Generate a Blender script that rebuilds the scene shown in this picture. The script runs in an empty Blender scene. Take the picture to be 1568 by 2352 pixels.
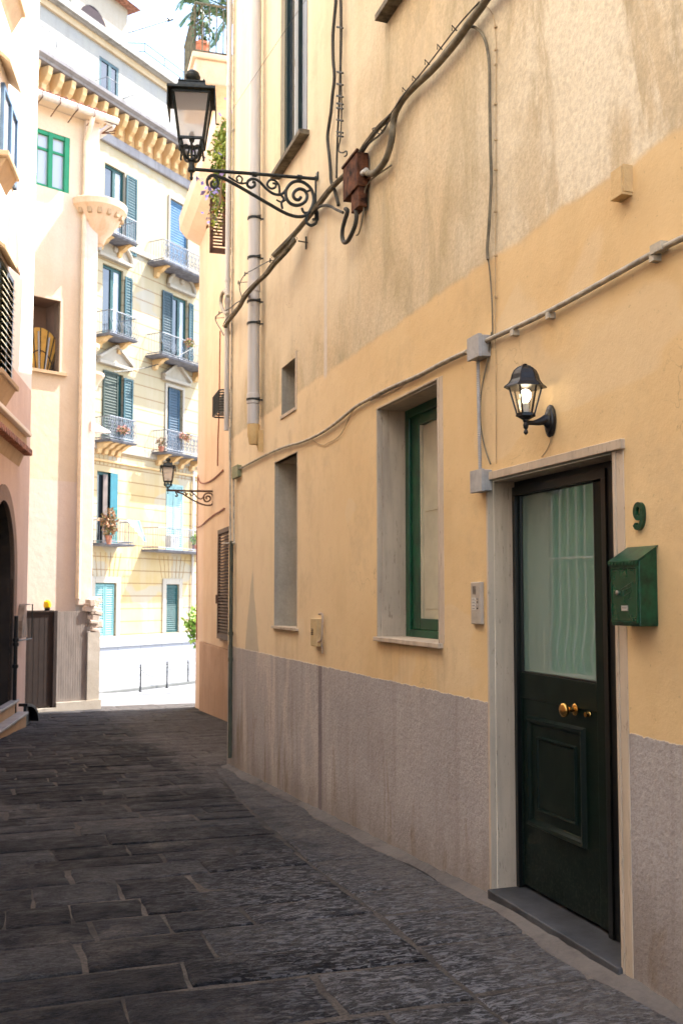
import bpy, math, random
from mathutils import Vector, Matrix
R = math.radians
C = bpy.context.scene.collection
# ---------------- camera ----------------
YAW = 18.7; TILT = 3.9; FPX = 2287.0; UC = 784.0; VC = 1176.0; HOR = 1370.0
cam_d = bpy.data.cameras.new('camera'); cam = bpy.data.objects.new('camera', cam_d); C.objects.link(cam)
bpy.context.scene.camera = cam
cam.location = (0, 0, 0); cam.rotation_euler = (R(90+TILT), 0, R(-YAW))
cam_d.sensor_fit = 'VERTICAL'; cam_d.sensor_height = 36; cam_d.sensor_width = 24
cam_d.lens = 36*FPX/2352
SH = HOR - FPX*math.tan(R(TILT)) - VC
cam_d.shift_y = SH/2352
cam_d.clip_start = .05; cam_d.clip_end = 2000
cam_d.dof.use_dof = True; cam_d.dof.focus_distance = 5.2; cam_d.dof.aperture_fstop = 5.0
# ---------------- light ----------------
SUN = Vector((.708, .083, 1)).normalized()
w = bpy.data.worlds.new('World'); bpy.context.scene.world = w; w.use_nodes = True
nt = w.node_tree; nt.nodes.clear()
sky = nt.nodes.new('ShaderNodeTexSky'); sky.sky_type = 'NISHITA'; sky.sun_disc = False
sky.sun_elevation = math.asin(SUN.z); sky.sun_rotation = math.atan2(SUN.x, SUN.y)
sky.air_density = 1.0; sky.dust_density = 1.5; sky.ozone_density = 1.0; sky.altitude = 0
bg = nt.nodes.new('ShaderNodeBackground'); bg.inputs['Strength'].default_value = .15
out = nt.nodes.new('ShaderNodeOutputWorld')
nt.links.new(sky.outputs[0], bg.inputs[0]); nt.links.new(bg.outputs[0], out.inputs[0])
ld = bpy.data.lights.new('sun', 'SUN'); ld.energy = 3.1; ld.angle = R(.5); ld.color = (1, .965, .91)
sun = bpy.data.objects.new('sun', ld); C.objects.link(sun)
sun.rotation_euler = SUN.to_track_quat('Z', 'Y').to_euler()
vs = bpy.context.scene.view_settings
vs.view_transform = 'Standard'; vs.look = 'None'; vs.gamma = 1; vs.exposure = 2.5; vs.use_curve_mapping = False
cy = bpy.context.scene.cycles
cy.max_bounces = 8; cy.diffuse_bounces = 5; cy.glossy_bounces = 3; cy.transmission_bounces = 4; cy.transparent_max_bounces = 6
cy.caustics_reflective = False; cy.caustics_refractive = False; cy.sample_clamp_indirect = 6

# ---------------- picture rays -> real planes ----------------
cF = Vector((math.sin(R(YAW))*math.cos(R(TILT)), math.cos(R(YAW))*math.cos(R(TILT)), math.sin(R(TILT))))
cR = Vector((math.cos(R(YAW)), -math.sin(R(YAW)), 0)); cU = cR.cross(cF)
def ray(u, v):
    return cF + cR*((u-UC)/FPX) + cU*((VC+SH-v)/FPX)
class Frame:
    """vertical wall frame: local x along the wall (viewer's right), local y into the building"""
    def __init__(s, px, py, dx, dy):
        n = math.hypot(dx, dy); s.o = Vector((px, py, 0)); s.d = Vector((dx/n, dy/n, 0)); s.n = Vector((-dy/n, dx/n, 0))
        s.ang = math.atan2(dy, dx)
    def uv(s, u, v, off=0):                    # off: how far in front of the wall
        r = ray(u, v); t = (s.o - s.n*off).dot(s.n)/r.dot(s.n); p = r*t - s.o
        return (p.dot(s.d), p.z)
    def root(s, name, label, cat, group=None):
        o = bpy.data.objects.new(name, None); C.objects.link(o)
        o.location = s.o; o.rotation_euler = (0, 0, s.ang); o['label'] = label; o['category'] = cat
        if group: o['group'] = group
        return o
    def w(s, x, y, z): return s.o + s.d*x + s.n*y + Vector((0, 0, z))
WX = 2.4
FM = Frame(WX, 0, 0, -1)                       # main yellow wall, s = -y
FF = Frame(*( (cR*(-9.3) + Vector((math.sin(R(YAW)), math.cos(R(YAW)), 0))*41.4).xy ), math.sin(R(YAW+29)), math.cos(R(YAW+29)))
hF = Vector((math.sin(R(YAW)), math.cos(R(YAW)), 0))
FQ = Frame(*( (cR*(-6.73) + hF*21.5).xy ), math.sin(R(YAW+47.7)), math.cos(R(YAW+47.7)))
FL = Frame(.42, 19.5, math.sin(R(10.3)), math.cos(R(10.3)))
FR = Frame(4.05, 22, -.045, -1)
def gz(y):
    if y < 4.5: return -1.54
    if y < 22: return -1.54 - .051*(y-4.5)
    if y < 37.5: return -2.4325 - .069*(y-22)
    return -3.502

# ---------------- mesh builder ----------------
class MB:
    def __init__(s): s.v = []; s.f = []; s.t = []; s.tone = 0.5
    def add(s, vs, fs):
        b = len(s.v); s.v += [tuple(p) for p in vs]; s.f += [tuple(b+i for i in f) for f in fs]; s.t += [s.tone]*len(fs); return s
    def box(s, x0, x1, y0, y1, z0, z1):
        return s.add([(x0,y0,z0),(x1,y0,z0),(x1,y1,z0),(x0,y1,z0),(x0,y0,z1),(x1,y0,z1),(x1,y1,z1),(x0,y1,z1)],
              [(0,3,2,1),(4,5,6,7),(0,1,5,4),(1,2,6,5),(2,3,7,6),(3,0,4,7)])
    def obox(s, c, sx, sy, sz, m=None):
        m = m or Matrix.Identity(3); c = Vector(c)
        vs = [c + m @ Vector((a*sx/2, b*sy/2, d*sz/2)) for d in (-1,1) for a,b in ((-1,-1),(1,-1),(1,1),(-1,1))]
        return s.add(vs, [(0,3,2,1),(4,5,6,7),(0,1,5,4),(1,2,6,5),(2,3,7,6),(3,0,4,7)])
    def bar(s, a, b, w_, h_):
        a = Vector(a); b = Vector(b); d = b-a; L = d.length
        q = d.to_track_quat('Y', 'Z').to_matrix()
        return s.obox((a+b)/2, w_, L, h_, q)
    def tube(s, path, r, seg=8, cap=True, closed=False):
        P = [Vector(p) for p in path]; n = len(P); rings = []
        up = None
        for i, p in enumerate(P):
            if closed: t = P[(i+1) % n]-P[i-1]
            else: t = P[min(i+1, n-1)]-P[max(i-1, 0)]
            if t.length < 1e-9: t = Vector((0,0,1))
            t.normalize()
            if up is None: up = Vector((0,0,1)) if abs(t.z) < .9 else Vector((1,0,0))
            a = t.cross(up)
            if a.length < 1e-4: a = t.cross(Vector((.3,1,.1)))
            a.normalize(); b = a.cross(t).normalized(); up = b
            rr = r[i] if isinstance(r, (list, tuple)) else r
            rings.append([p + a*(rr*math.cos(2*math.pi*k/seg)) + b*(rr*math.sin(2*math.pi*k/seg)) for k in range(seg)])
        vs = [q for g in rings for q in g]; fs = []
        for i in range(n if closed else n-1):
            j = (i+1) % n
            for k in range(seg):
                fs.append((i*seg+k, i*seg+(k+1) % seg, j*seg+(k+1) % seg, j*seg+k))
        if cap and not closed:
            fs.append(tuple(range(seg-1, -1, -1))); fs.append(tuple((n-1)*seg+k for k in range(seg)))
        return s.add(vs, fs)
    def lathe(s, prof, c=(0,0,0), seg=20, m=None, rot=0):
        m = m or Matrix.Identity(3); c = Vector(c)
        vs = []; fs = []
        for r_, z in prof:
            for k in range(seg):
                a = 2*math.pi*k/seg+rot; vs.append(c + m @ Vector((r_*math.cos(a), r_*math.sin(a), z)))
        n = len(prof)
        for i in range(n-1):
            for k in range(seg): fs.append((i*seg+k, i*seg+(k+1) % seg, (i+1)*seg+(k+1) % seg, (i+1)*seg+k))
        fs.append(tuple(range(seg-1, -1, -1))); fs.append(tuple((n-1)*seg+k for k in range(seg)))
        return s.add(vs, fs)
    def loft(s, rings, cap=True):
        n = len(rings[0]); vs = [p for r_ in rings for p in r_]; fs = []
        for i in range(len(rings)-1):
            for k in range(n): fs.append((i*n+k, i*n+(k+1) % n, (i+1)*n+(k+1) % n, (i+1)*n+k))
        if cap: fs.append(tuple(range(n-1, -1, -1))); fs.append(tuple((len(rings)-1)*n+k for k in range(n)))
        return s.add(vs, fs)
    def prism(s, poly, y0, y1):                 # poly of (x,z) extruded in y
        n = len(poly)
        return s.add([(x, y0, z) for x, z in poly]+[(x, y1, z) for x, z in poly],
            [tuple(range(n)), tuple(range(2*n-1, n-1, -1))]+[(i, i+n, (i+1) % n+n, (i+1) % n) for i in range(n)])
    def wall(s, x0, x1, z0, z1, holes, y=0, depth=.25, reveal=True):
        xs = sorted({x0, x1} | {h[k] for h in holes for k in (0, 1)}); zs = sorted({z0, z1} | {h[k] for h in holes for k in (2, 3)})
        xs = [x for x in xs if x0 <= x <= x1]; zs = [z for z in zs if z0 <= z <= z1]
        for i in range(len(xs)-1):
            for j in range(len(zs)-1):
                cx = (xs[i]+xs[i+1])/2; cz = (zs[j]+zs[j+1])/2
                if any(h[0] < cx < h[1] and h[2] < cz < h[3] for h in holes): continue
                s.add([(xs[i],y,zs[j]),(xs[i+1],y,zs[j]),(xs[i+1],y,zs[j+1]),(xs[i],y,zs[j+1])], [(0,1,2,3)])
        if reveal:
            for h in holes: s.reveal(h, y, y+depth)
        return s
    def reveal(s, h, y0, y1, sides='lrtb'):
        a, b, c, d = h[:4]
        if 'l' in sides: s.add([(a,y0,c),(a,y0,d),(a,y1,d),(a,y1,c)], [(0,1,2,3)])
        if 'r' in sides: s.add([(b,y0,c),(b,y1,c),(b,y1,d),(b,y0,d)], [(0,1,2,3)])
        if 't' in sides: s.add([(a,y0,d),(b,y0,d),(b,y1,d),(a,y1,d)], [(0,1,2,3)])
        if 'b' in sides: s.add([(a,y0,c),(a,y1,c),(b,y1,c),(b,y0,c)], [(0,1,2,3)])
        return s
    def build(s, name, mat, parent=None, smooth=False, bevel=0, org=None):
        me = bpy.data.meshes.new(name)
        vs = s.v
        if org is not None: vs = [(p[0]-org[0], p[1]-org[1], p[2]-org[2]) for p in vs]
        me.from_pydata(vs, [], s.f); me.materials.append(mat)
        at = me.attributes.new('tone', 'FLOAT', 'FACE'); at.data.foreach_set('value', s.t)
        if smooth: me.polygons.foreach_set('use_smooth', [True]*len(me.polygons))
        me.validate(); me.update()
        o = bpy.data.objects.new(name, me); C.objects.link(o)
        if parent is not None: o.parent = parent
        elif org is not None: o.location = org
        if bevel:
            b = o.modifiers.new('bevel', 'BEVEL'); b.width = bevel; b.segments = 2; b.limit_method = 'ANGLE'
        if smooth and smooth != 'all':
            try: me.set_sharp_from_angle(angle=R(38))
            except Exception: pass
        return o
def tag(o, label, cat, group=None, kind=None):
    o['label'] = label; o['category'] = cat
    if group: o['group'] = group
    if kind: o['kind'] = kind
    return o
def empty(name, loc, label, cat, group=None, rz=0):
    o = bpy.data.objects.new(name, None); C.objects.link(o); o.location = loc; o.rotation_euler = (0, 0, rz)
    return tag(o, label, cat, group)
def struct(o, label=None):
    o['kind'] = 'structure'
    if label: o['label'] = label; 
    return o
def smooth_path(pts, n=6):
    P = [Vector(p) for p in pts]; out_ = []
    for i in range(len(P)-1):
        p0 = P[max(i-1, 0)]; p1 = P[i]; p2 = P[i+1]; p3 = P[min(i+2, len(P)-1)]
        for k in range(n):
            t = k/n
            out_.append(.5*((2*p1)+(p2-p0)*t+(2*p0-5*p1+4*p2-p3)*t*t+(3*p1-p0-3*p2+p3)*t**3))
    out_.append(P[-1]); return out_

# ---------------- materials ----------------
class NG:
    def __init__(s, name):
        s.m = bpy.data.materials.new(name); s.m.use_nodes = True; s.t = s.m.node_tree
        s.b = s.t.nodes['Principled BSDF']; s.pos_ = None
    def n(s, typ, **k):
        nd = s.t.nodes.new(typ)
        for a, b in k.items(): setattr(nd, a, b)
        return nd
    def l(s, a, b): s.t.links.new(a, b)
    def pos(s):
        if s.pos_ is None: s.pos_ = s.n('ShaderNodeNewGeometry').outputs['Position']
        return s.pos_
    def sep(s, vec=None):
        nd = s.n('ShaderNodeSeparateXYZ'); s.l(vec or s.pos(), nd.inputs[0]); return nd.outputs
    def map(s, scale=(1,1,1), loc=(0,0,0), rot=(0,0,0), vec=None):
        nd = s.n('ShaderNodeMapping'); s.l(vec or s.pos(), nd.inputs[0])
        nd.inputs['Scale'].default_value = scale; nd.inputs['Location'].default_value = loc; nd.inputs['Rotation'].default_value = rot
        return nd.outputs[0]
    def noise(s, scale, detail=4, rough=.55, vec=None, dist=0):
        nd = s.n('ShaderNodeTexNoise'); s.l(vec or s.pos(), nd.inputs['Vector'])
        nd.inputs['Scale'].default_value = scale; nd.inputs['Detail'].default_value = detail; nd.inputs['Roughness'].default_value = rough; nd.inputs['Distortion'].default_value = dist
        return nd.outputs[0]
    def ramp(s, fac, stops, interp='LINEAR'):
        nd = s.n('ShaderNodeValToRGB'); s.l(fac, nd.inputs[0]); cr = nd.color_ramp; cr.interpolation = interp
        while len(cr.elements) < len(stops): cr.elements.new(.5)
        for e, (p, c) in zip(cr.elements, stops):
            e.position = p; e.color = (*c, 1) if isinstance(c, (tuple, list)) else (c, c, c, 1)
        return nd.outputs[0]
    def math(s, op, a, b=None, clamp=False):
        nd = s.n('ShaderNodeMath', operation=op, use_clamp=clamp)
        for i, x in enumerate((a, b)):
            if x is None: continue
            if isinstance(x, (int, float)): nd.inputs[i].default_value = x
            else: s.l(x, nd.inputs[i])
        return nd.outputs[0]
    def mix(s, fac, a, b, mode='MIX'):
        nd = s.n('ShaderNodeMix', data_type='RGBA', blend_type=mode)
        for i, x in ((0, fac), (6, a), (7, b)):
            if isinstance(x, (int, float)): nd.inputs[i].default_value = x
            elif isinstance(x, (tuple, list)): nd.inputs[i].default_value = (*x[:3], 1)
            else: s.l(x, nd.inputs[i])
        return nd.outputs[2]
    def step(s, x, a, b):                        # smooth 0..1 from a to b
        nd = s.n('ShaderNodeMapRange', interpolation_type='SMOOTHSTEP'); s.l(x, nd.inputs[0])
        nd.inputs[1].default_value = a; nd.inputs[2].default_value = b; return nd.outputs[0]
    def bump(s, h, strength=.3, dist=.01):
        nd = s.n('ShaderNodeBump'); nd.inputs['Strength'].default_value = strength; nd.inputs['Distance'].default_value = dist
        s.l(h, nd.inputs['Height'])
        if s.b.inputs['Normal'].is_linked: s.l(s.b.inputs['Normal'].links[0].from_socket, nd.inputs['Normal'])
        s.l(nd.outputs[0], s.b.inputs['Normal'])
    def col(s, x):
        if isinstance(x, (tuple, list)): s.b.inputs['Base Color'].default_value = (*x, 1)
        else: s.l(x, s.b.inputs['Base Color'])
    def set(s, rough=None, metal=None, spec=None, coat=None):
        if rough is not None:
            if isinstance(rough, (int, float)): s.b.inputs['Roughness'].default_value = rough
            else: s.l(rough, s.b.inputs['Roughness'])
        if metal is not None: s.b.inputs['Metallic'].default_value = metal
        if spec is not None: s.b.inputs['Specular IOR Level'].default_value = spec
        if coat is not None: s.b.inputs['Coat Weight'].default_value = coat
def lin(r, g, b):                               # sRGB 0..255 -> linear
    f = lambda c: (c/255/12.92) if c <= 10 else ((c/255+.055)/1.055)**2.4
    return (f(r), f(g), f(b))
def plain(name, c, rough=.6, metal=0, var=.15, scale=8, bump=.15, bscale=60, spec=.4, stretch=(1,1,1)):
    g = NG(name); v = g.noise(scale, 5, .6, g.map(stretch))
    d = tuple(x*(1-var*1.6) for x in c); l_ = tuple(min(1, x*(1+var)) for x in c)
    g.col(g.ramp(v, [(.3, d), (.7, l_)])); g.set(rough, metal, spec)
    if bump: g.bump(g.noise(bscale, 4, .6), bump, .004)
    return g.m
def plaster(name, c1, c2, stain, streak=.5, bump=.35, zfade=None):
    """weathered stucco: two tones in soft patches, vertical streaks of a third"""
    g = NG(name); base = g.mix(g.ramp(g.noise(.9, 6, .6), [(.35, 0), (.65, 1)]), c1, c2)
    st = g.ramp(g.noise(1, 6, .65, g.map((3.2, 3.2, .28)), .6), [(.5, 0), (.72, 1)])
    pt = g.ramp(g.noise(3.5, 6, .7), [(.5, 0), (.75, .6)])
    base = g.mix(g.math('MULTIPLY', g.math('MAXIMUM', st, pt), streak), base, stain)
    fine = g.noise(45, 4, .65)
    base = g.mix(.12, base, g.ramp(fine, [(.3, .25), (.7, .9)]), 'OVERLAY')
    g.col(base); g.set(.88, 0, .2); g.bump(g.noise(6, 4, .5), .25, .03); g.bump(fine, bump, .006)
    return g.m
# ---------------- shared materials ----------------
def main_wall_mat():
    g = NG('ochre_stucco'); x, y, z = g.sep()
    # lower repainted ochre
    n1 = g.ramp(g.noise(.8, 6, .6), [(.35, 0), (.68, 1)])
    och = g.mix(n1, (.70, .482, .235), (.77, .565, .30))
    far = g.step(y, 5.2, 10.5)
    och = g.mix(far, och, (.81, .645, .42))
    sm = g.ramp(g.noise(2.6, 5, .6, g.map((1, 1, .5))), [(.5, 0), (.8, .35)])
    och = g.mix(sm, och, (.54, .37, .175))
    # upper worn band: beige plaster with brown and grey runs and pale patches painted as reflected window sun
    up = g.mix(g.ramp(g.noise(.7, 6, .6), [(.38, 0), (.62, 1)]), (.68, .525, .315), (.68, .57, .385))
    st = g.ramp(g.noise(1, 7, .68, g.map((1.7, 1.7, .75)), 1.0), [(.46, 0), (.64, 1)])
    up = g.mix(g.math('MULTIPLY', st, .60), up, (.38, .30, .155))
    st2 = g.ramp(g.noise(1, 7, .7, g.map((3.6, 3.6, 1.0), (3, 7, 2)), .7), [(.52, 0), (.7, 1)])
    up = g.mix(g.math('MULTIPLY', st2, .55), up, (.40, .34, .23))
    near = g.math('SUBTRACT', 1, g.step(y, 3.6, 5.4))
    pale = g.math('MULTIPLY', g.ramp(g.noise(1, 7, .7, g.map((1.5, 1.5, .75), (1.3, 4.1, .6)), 1.1), [(.46, 0), (.56, 1)]), near)  # sun thrown back by windows, put into the plaster colour at this end
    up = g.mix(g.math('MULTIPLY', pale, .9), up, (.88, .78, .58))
    grit = g.ramp(g.noise(38, 5, .75), [(.38, 0), (.60, 1)])
    up = g.mix(g.math('MULTIPLY', g.math('SUBTRACT', 1, grit), .30), up, (.30, .22, .14))
    # pinkish clean plaster high up near the corner
    pk = g.math('MULTIPLY', g.step(y, 6.0, 7.6), g.step(g.math('ADD', z, g.math('MULTIPLY', g.noise(1.4, 4), 1.4)), 2.3, 3.4))
    up = g.mix(g.math('MULTIPLY', pk, .8), up, g.mix(g.ramp(g.noise(1, 5, .6, g.map((4, 4, .3))), [(.4, 0), (.7, 1)]), (.82, .69, .49), (.74, .595, .39)))
    wob = g.math('MULTIPLY', g.math('SUBTRACT', g.noise(3.5, 5), .5), .10)
    zz = g.math('ADD', z, wob)
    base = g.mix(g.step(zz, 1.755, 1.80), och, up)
    rp_ = g.math('MULTIPLY', g.ramp(g.noise(.62, 3, .5, g.map((1, 1, 1.4), (4, 2, 7)), .4), [(.585, 0), (.60, 1)]), .30)
    base = g.mix(rp_, base, (.74, .60, .40))
    gm = g.math('MULTIPLY', g.ramp(g.noise(2.3, 7, .75), [(.52, 0), (.70, 1)]), .28)
    base = g.mix(gm, base, (.43, .31, .19))
    pit = g.ramp(g.noise(34, 3, .8), [(.66, 0), (.70, 1)])
    vo = g.n('ShaderNodeTexVoronoi', feature='DISTANCE_TO_EDGE'); vo.inputs['Scale'].default_value = .9
    dv = g.n('ShaderNodeVectorMath', operation='ADD'); nz = g.n('ShaderNodeTexNoise'); nz.inputs['Scale'].default_value = 4; nz.inputs['Detail'].default_value = 6; g.l(g.pos(), nz.inputs[0]); g.l(nz.outputs[1], dv.inputs[0]); g.l(g.pos(), dv.inputs[1]); g.l(dv.outputs[0], vo.inputs['Vector'])
    ck = g.math('MULTIPLY', g.math('SUBTRACT', 1, g.step(vo.outputs['Distance'], .002, .007)), g.ramp(g.noise(1.1, 3), [(.56, 0), (.66, 1)]))
    base = g.mix(g.math('MULTIPLY', ck, .5), base, (.30, .20, .11))
    base = g.mix(g.math('MULTIPLY', pit, .30), base, (.22, .15, .09))
    for (ya, yb, zs) in ((4.85, 6.40, -.27), (8.2, 9.15, -.34), (3.4, 3.9, .62), (8.25, 9.1, 1.5), (6.45, 7.05, 2.85), (8.0, 9.0, 3.45), (5.4, 6.0, 3.3)):
        band = g.math('MULTIPLY', g.math('MULTIPLY', g.step(y, ya, ya+.08), g.math('SUBTRACT', 1, g.step(y, yb-.08, yb))), g.math('MULTIPLY', g.math('SUBTRACT', 1, g.step(z, zs-.03, zs+.01)), g.step(z, zs-1.0, zs)))
        dr = g.ramp(g.noise(1, 5, .7, g.map((9, 9, .9), (ya, 0, 0))), [(.46, 0), (.70, 1)])
        base = g.mix(g.math('MULTIPLY', g.math('MULTIPLY', band, dr), .36), base, (.42, .29, .16))
    # a pale vertical repair line high up
    ln = g.math('MULTIPLY', g.math('SUBTRACT', 1, g.step(g.math('ABSOLUTE', g.math('SUBTRACT', g.math('ADD', y, g.math('MULTIPLY', wob, .2)), 7.49)), .022, .05)), g.math('MULTIPLY', g.step(z, 1.72, 1.78), g.math('SUBTRACT', 1, g.step(z, 2.55, 3.3))))
    base = g.mix(g.math('MULTIPLY', ln, .75), base, (.66, .60, .54))
    # bare grey tongue above the dado near the far corner
    dy = g.math('ABSOLUTE', g.math('SUBTRACT', g.math('ADD', y, g.math('MULTIPLY', wob, 1.2)), 9.93))
    wd = g.math('SUBTRACT', .33, g.math('MULTIPLY', g.math('ADD', z, .60), .36))
    tg = g.math('MULTIPLY', g.step(g.math('SUBTRACT', wd, dy), 0, .03), g.math('LESS_THAN', z, .35))
    base = g.mix(g.math('MULTIPLY', tg, .8), base, (.50, .44, .33))
    # dado
    d1 = g.mix(g.ramp(g.noise(1.1, 6, .6), [(.35, 0), (.65, 1)]), (.395, .36, .335), (.465, .425, .39))
    ds = g.ramp(g.noise(1, 7, .7, g.map((4.5, 4.5, .45), (2, 1, 5)), .8), [(.48, 0), (.70, 1)])
    d1 = g.mix(g.math('MULTIPLY', ds, .5), d1, (.25, .20, .17))
    dp = g.math('MULTIPLY', g.ramp(g.noise(1, 6, .7, g.map((2.6, 2.6, .6), (8, 2, 1)), .6), [(.48, 0), (.60, 1)]), g.step(y, 6.6, 8.6))
    d1 = g.mix(g.math('MULTIPLY', dp, .7), d1, (.64, .56, .47))
    br = g.math('MULTIPLY', g.ramp(g.noise(1, 6, .7, g.map((5.5, 5.5, 1.1), (1, 9, 4)), .5), [(.55, 0), (.66, 1)]), g.math('SUBTRACT', 1, g.step(z, -1.35, -.75)))
    d1 = g.mix(g.math('MULTIPLY', br, .7), d1, (.24, .17, .10))
    # damp brown soiling just above the paving
    h = g.math('ADD', z, g.math('MULTIPLY', g.math('SUBTRACT', y, 4.5), .045))
    soil = g.math('SUBTRACT', 1, g.step(g.math('ADD', h, g.math('MULTIPLY', g.noise(3, 5, .6, g.map((1,1,.4))), .8)), -1.25, -.72))
    d1 = g.mix(g.math('MULTIPLY', soil, .6), d1, (.19, .145, .11))
    gr2 = g.ramp(g.noise(60, 4, .7), [(.35, 0), (.55, 1)])
    d1 = g.mix(g.math('MULTIPLY', g.math('SUBTRACT', 1, gr2), .35), d1, (.19, .145, .12))
    ch = g.math('SUBTRACT', 1, g.step(g.math('ABSOLUTE', g.math('SUBTRACT', g.math('ADD', y, g.math('MULTIPLY', wob, .25)), 7.62)), .035, .06))
    d1 = g.mix(g.math('MULTIPLY', ch, .75), d1, (.17, .14, .14))
    dmask = g.math('SUBTRACT', 1, g.step(g.math('ADD', z, g.math('ADD', g.math('MULTIPLY', wob, .16), g.math('MULTIPLY', g.math('SUBTRACT', g.noise(15, 5, .7), .5), .034))), -.553, -.546))
    base = g.mix(dmask, base, d1)
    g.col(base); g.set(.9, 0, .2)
    big = g.noise(2.2, 4, .5); g.bump(big, .25, .05)
    rough = g.noise(26, 4, .7); fine = g.noise(70, 3, .6)
    upm = g.step(zz, 1.755, 1.80)
    hh = g.math('ADD', g.math('MULTIPLY', rough, g.math('ADD', .10, g.math('ADD', g.math('MULTIPLY', dmask, .75), g.math('MULTIPLY', upm, .20)))), g.math('MULTIPLY', fine, .10))
    g.bump(hh, .75, .012)
    return g.m
M = {}
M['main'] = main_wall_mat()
M['travertine'] = None
def stone_jamb():
    g = NG('worn_travertine')
    b = g.mix(g.ramp(g.noise(2, 5, .6), [(.35, 0), (.65, 1)]), (.60, .48, .345), (.48, .39, .285))
    pits = g.ramp(g.noise(1, 5, .7, g.map((70, 70, 12))), [(.60, 0), (.68, 1)])
    b = g.mix(g.math('MULTIPLY', pits, .7), b, (.16, .11, .07))
    st = g.ramp(g.noise(1, 5, .6, g.map((14, 14, 1.2))), [(.45, 0), (.7, 1)])
    b = g.mix(g.math('MULTIPLY', st, .45), b, (.26, .20, .15)); g.col(b); g.set(.7, 0, .35); g.bump(pits, -.3, .004); g.bump(g.noise(30, 4), .2, .004); return g.m
M['travertine'] = stone_jamb()
M['concrete'] = plaster('bare_concrete', (.50, .44, .34), (.40, .35, .27), (.22, .185, .135), .55, .4)
M['black_frame'] = plain('black_green_paint', (.005, .006, .0055), .32, 0, .3, 3, .05, 30, .5)
M['door_green'] = plain('bottle_green_paint', (.0016, .0075, .0045), .42, 0, .25, 5, .06, 40, .22)
M['green_paint'] = plain('dark_green_gloss_paint', (.005, .062, .024), .3, 0, .35, 5, .12, 30, .5)
def door_mat():
    g = NG('bottle_green_door_paint'); x, y, z = g.sep()
    b = g.mix(g.noise(1, 4, .6, g.map((3, 3, 40))), (.0012, .0060, .0036), (.0026, .0105, .0066))
    low = g.math('SUBTRACT', 1, g.step(z, -1.5, -.9)); sp = g.ramp(g.noise(55, 5, .8), [(.50, 0), (.66, 1)])
    b = g.mix(g.math('MULTIPLY', g.math('MULTIPLY', low, sp), .35), b, (.10, .09, .075))
    sc = g.ramp(g.noise(1, 4, .7, g.map((6, 6, 90))), [(.66, 0), (.70, .12)]); b = g.mix(sc, b, (.05, .07, .055))
    g.col(b); g.set(g.ramp(g.noise(6, 5), [(.3, .34), (.7, .55)]), 0, .22); g.bump(g.noise(1, 4, .6, g.map((8, 8, 120))), .08, .002); return g.m
M['door_green'] = door_mat()
M['brass'] = plain('brass', (.62, .36, .10), .2, 1, .1, 10, 0)
M['slate'] = plain('slate_threshold', (.060, .060, .062), .55, 0, .4, 5, .3, 50)
M['iron'] = plain('painted_cast_iron', (.030, .034, .030), .5, .2, .35, 30, .35, 80, .4)
M['black_iron'] = plain('black_cast_metal', (.008, .008, .009), .4, .2, .3, 20, .2, 90, .5)
M['rust'] = plain('rusted_sheet', (.115, .045, .022), .85, .1, .6, 14, .7, 60, .2)
M['cable'] = plain('dusty_cable', (.20, .17, .115), .75, 0, .3, 14, .25, 50, .25)
M['dark_cable'] = plain('dark_cable', (.065, .06, .048), .7, 0, .3, 14, .3, 50, .25)
M['tube'] = plain('dusty_white_conduit', (.47, .42, .33), .65, 0, .25, 16, .2, 60, .3)
M['pale_wire'] = plain('cream_wire', (.50, .36, .20), .7, 0, .15, 10, .1)
M['grey_plastic'] = plain('weathered_grey_plastic', (.40, .385, .36), .55, 0, .15, 14, .15)
M['zinc'] = plain('painted_zinc', (.58, .54, .49), .5, .1, .12, 3, .1, 30, .4, (4, 4, .4))
M['mailbox'] = plain('mailbox_green_enamel', (.005, .062, .027), .3, .1, .45, 22, .15, 90, .5)
M['white'] = plain('off_white_paint', (.62, .60, .54), .5, 0, .08, 6, .05)
M['cream_shutter'] = plain('cream_shutter_paint', (.52, .48, .35), .5, 0, .1, 5, .06)
M['black'] = plain('black_plastic', (.01, .01, .01), .4, 0, .1, 5, 0)
M['steel'] = plain('steel', (.5, .5, .5), .3, 1, .1, 5, 0)
M['ink'] = plain('dark_print', (.05, .05, .05), .6, 0, .1, 5, 0)
M['ivory'] = plain('ivory_enamel', (.46, .40, .32), .4, 0, .08, 6, .05)
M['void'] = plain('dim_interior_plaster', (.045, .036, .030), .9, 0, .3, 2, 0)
def glass(name, c, rough=.04, spec=.6):
    g = NG(name); g.col(c); g.set(rough, 0, spec); g.bump(g.noise(.8, 1), .015, .05); return g.m
M['door_glass'] = glass('grey_green_film_glass', (.16, .245, .20), .012, 1.0); M['door_glass'].node_tree.nodes['Principled BSDF'].inputs['IOR'].default_value = 1.85
M['dark_glass'] = glass('window_glass', (.030, .036, .040), .04, .9)
M['pale_glass'] = glass('curtained_glass', (.42, .46, .52), .12, .7)
def frosted(name, c, em=0):
    g = NG(name); g.col(g.ramp(g.noise(4, 3), [(.3, tuple(x*.9 for x in c)), (.7, c)])); g.set(.35, 0, .4)
    tr = g.n('ShaderNodeBsdfTranslucent'); tr.inputs[0].default_value = (.95,.92,.86,1); mx = g.n('ShaderNodeMixShader'); mx.inputs[0].default_value = .65; g.l(g.b.outputs[0], mx.inputs[1]); g.l(tr.outputs[0], mx.inputs[2]); tp = g.n('ShaderNodeBsdfTransparent'); m2 = g.n('ShaderNodeMixShader'); m2.inputs[0].default_value = .42; g.l(mx.outputs[0], m2.inputs[1]); g.l(tp.outputs[0], m2.inputs[2]); g.l(m2.outputs[0], g.t.nodes['Material Output'].inputs[0]); return g.m
M['frost'] = frosted('frosted_lantern_glass', (.78, .68, .62))
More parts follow.
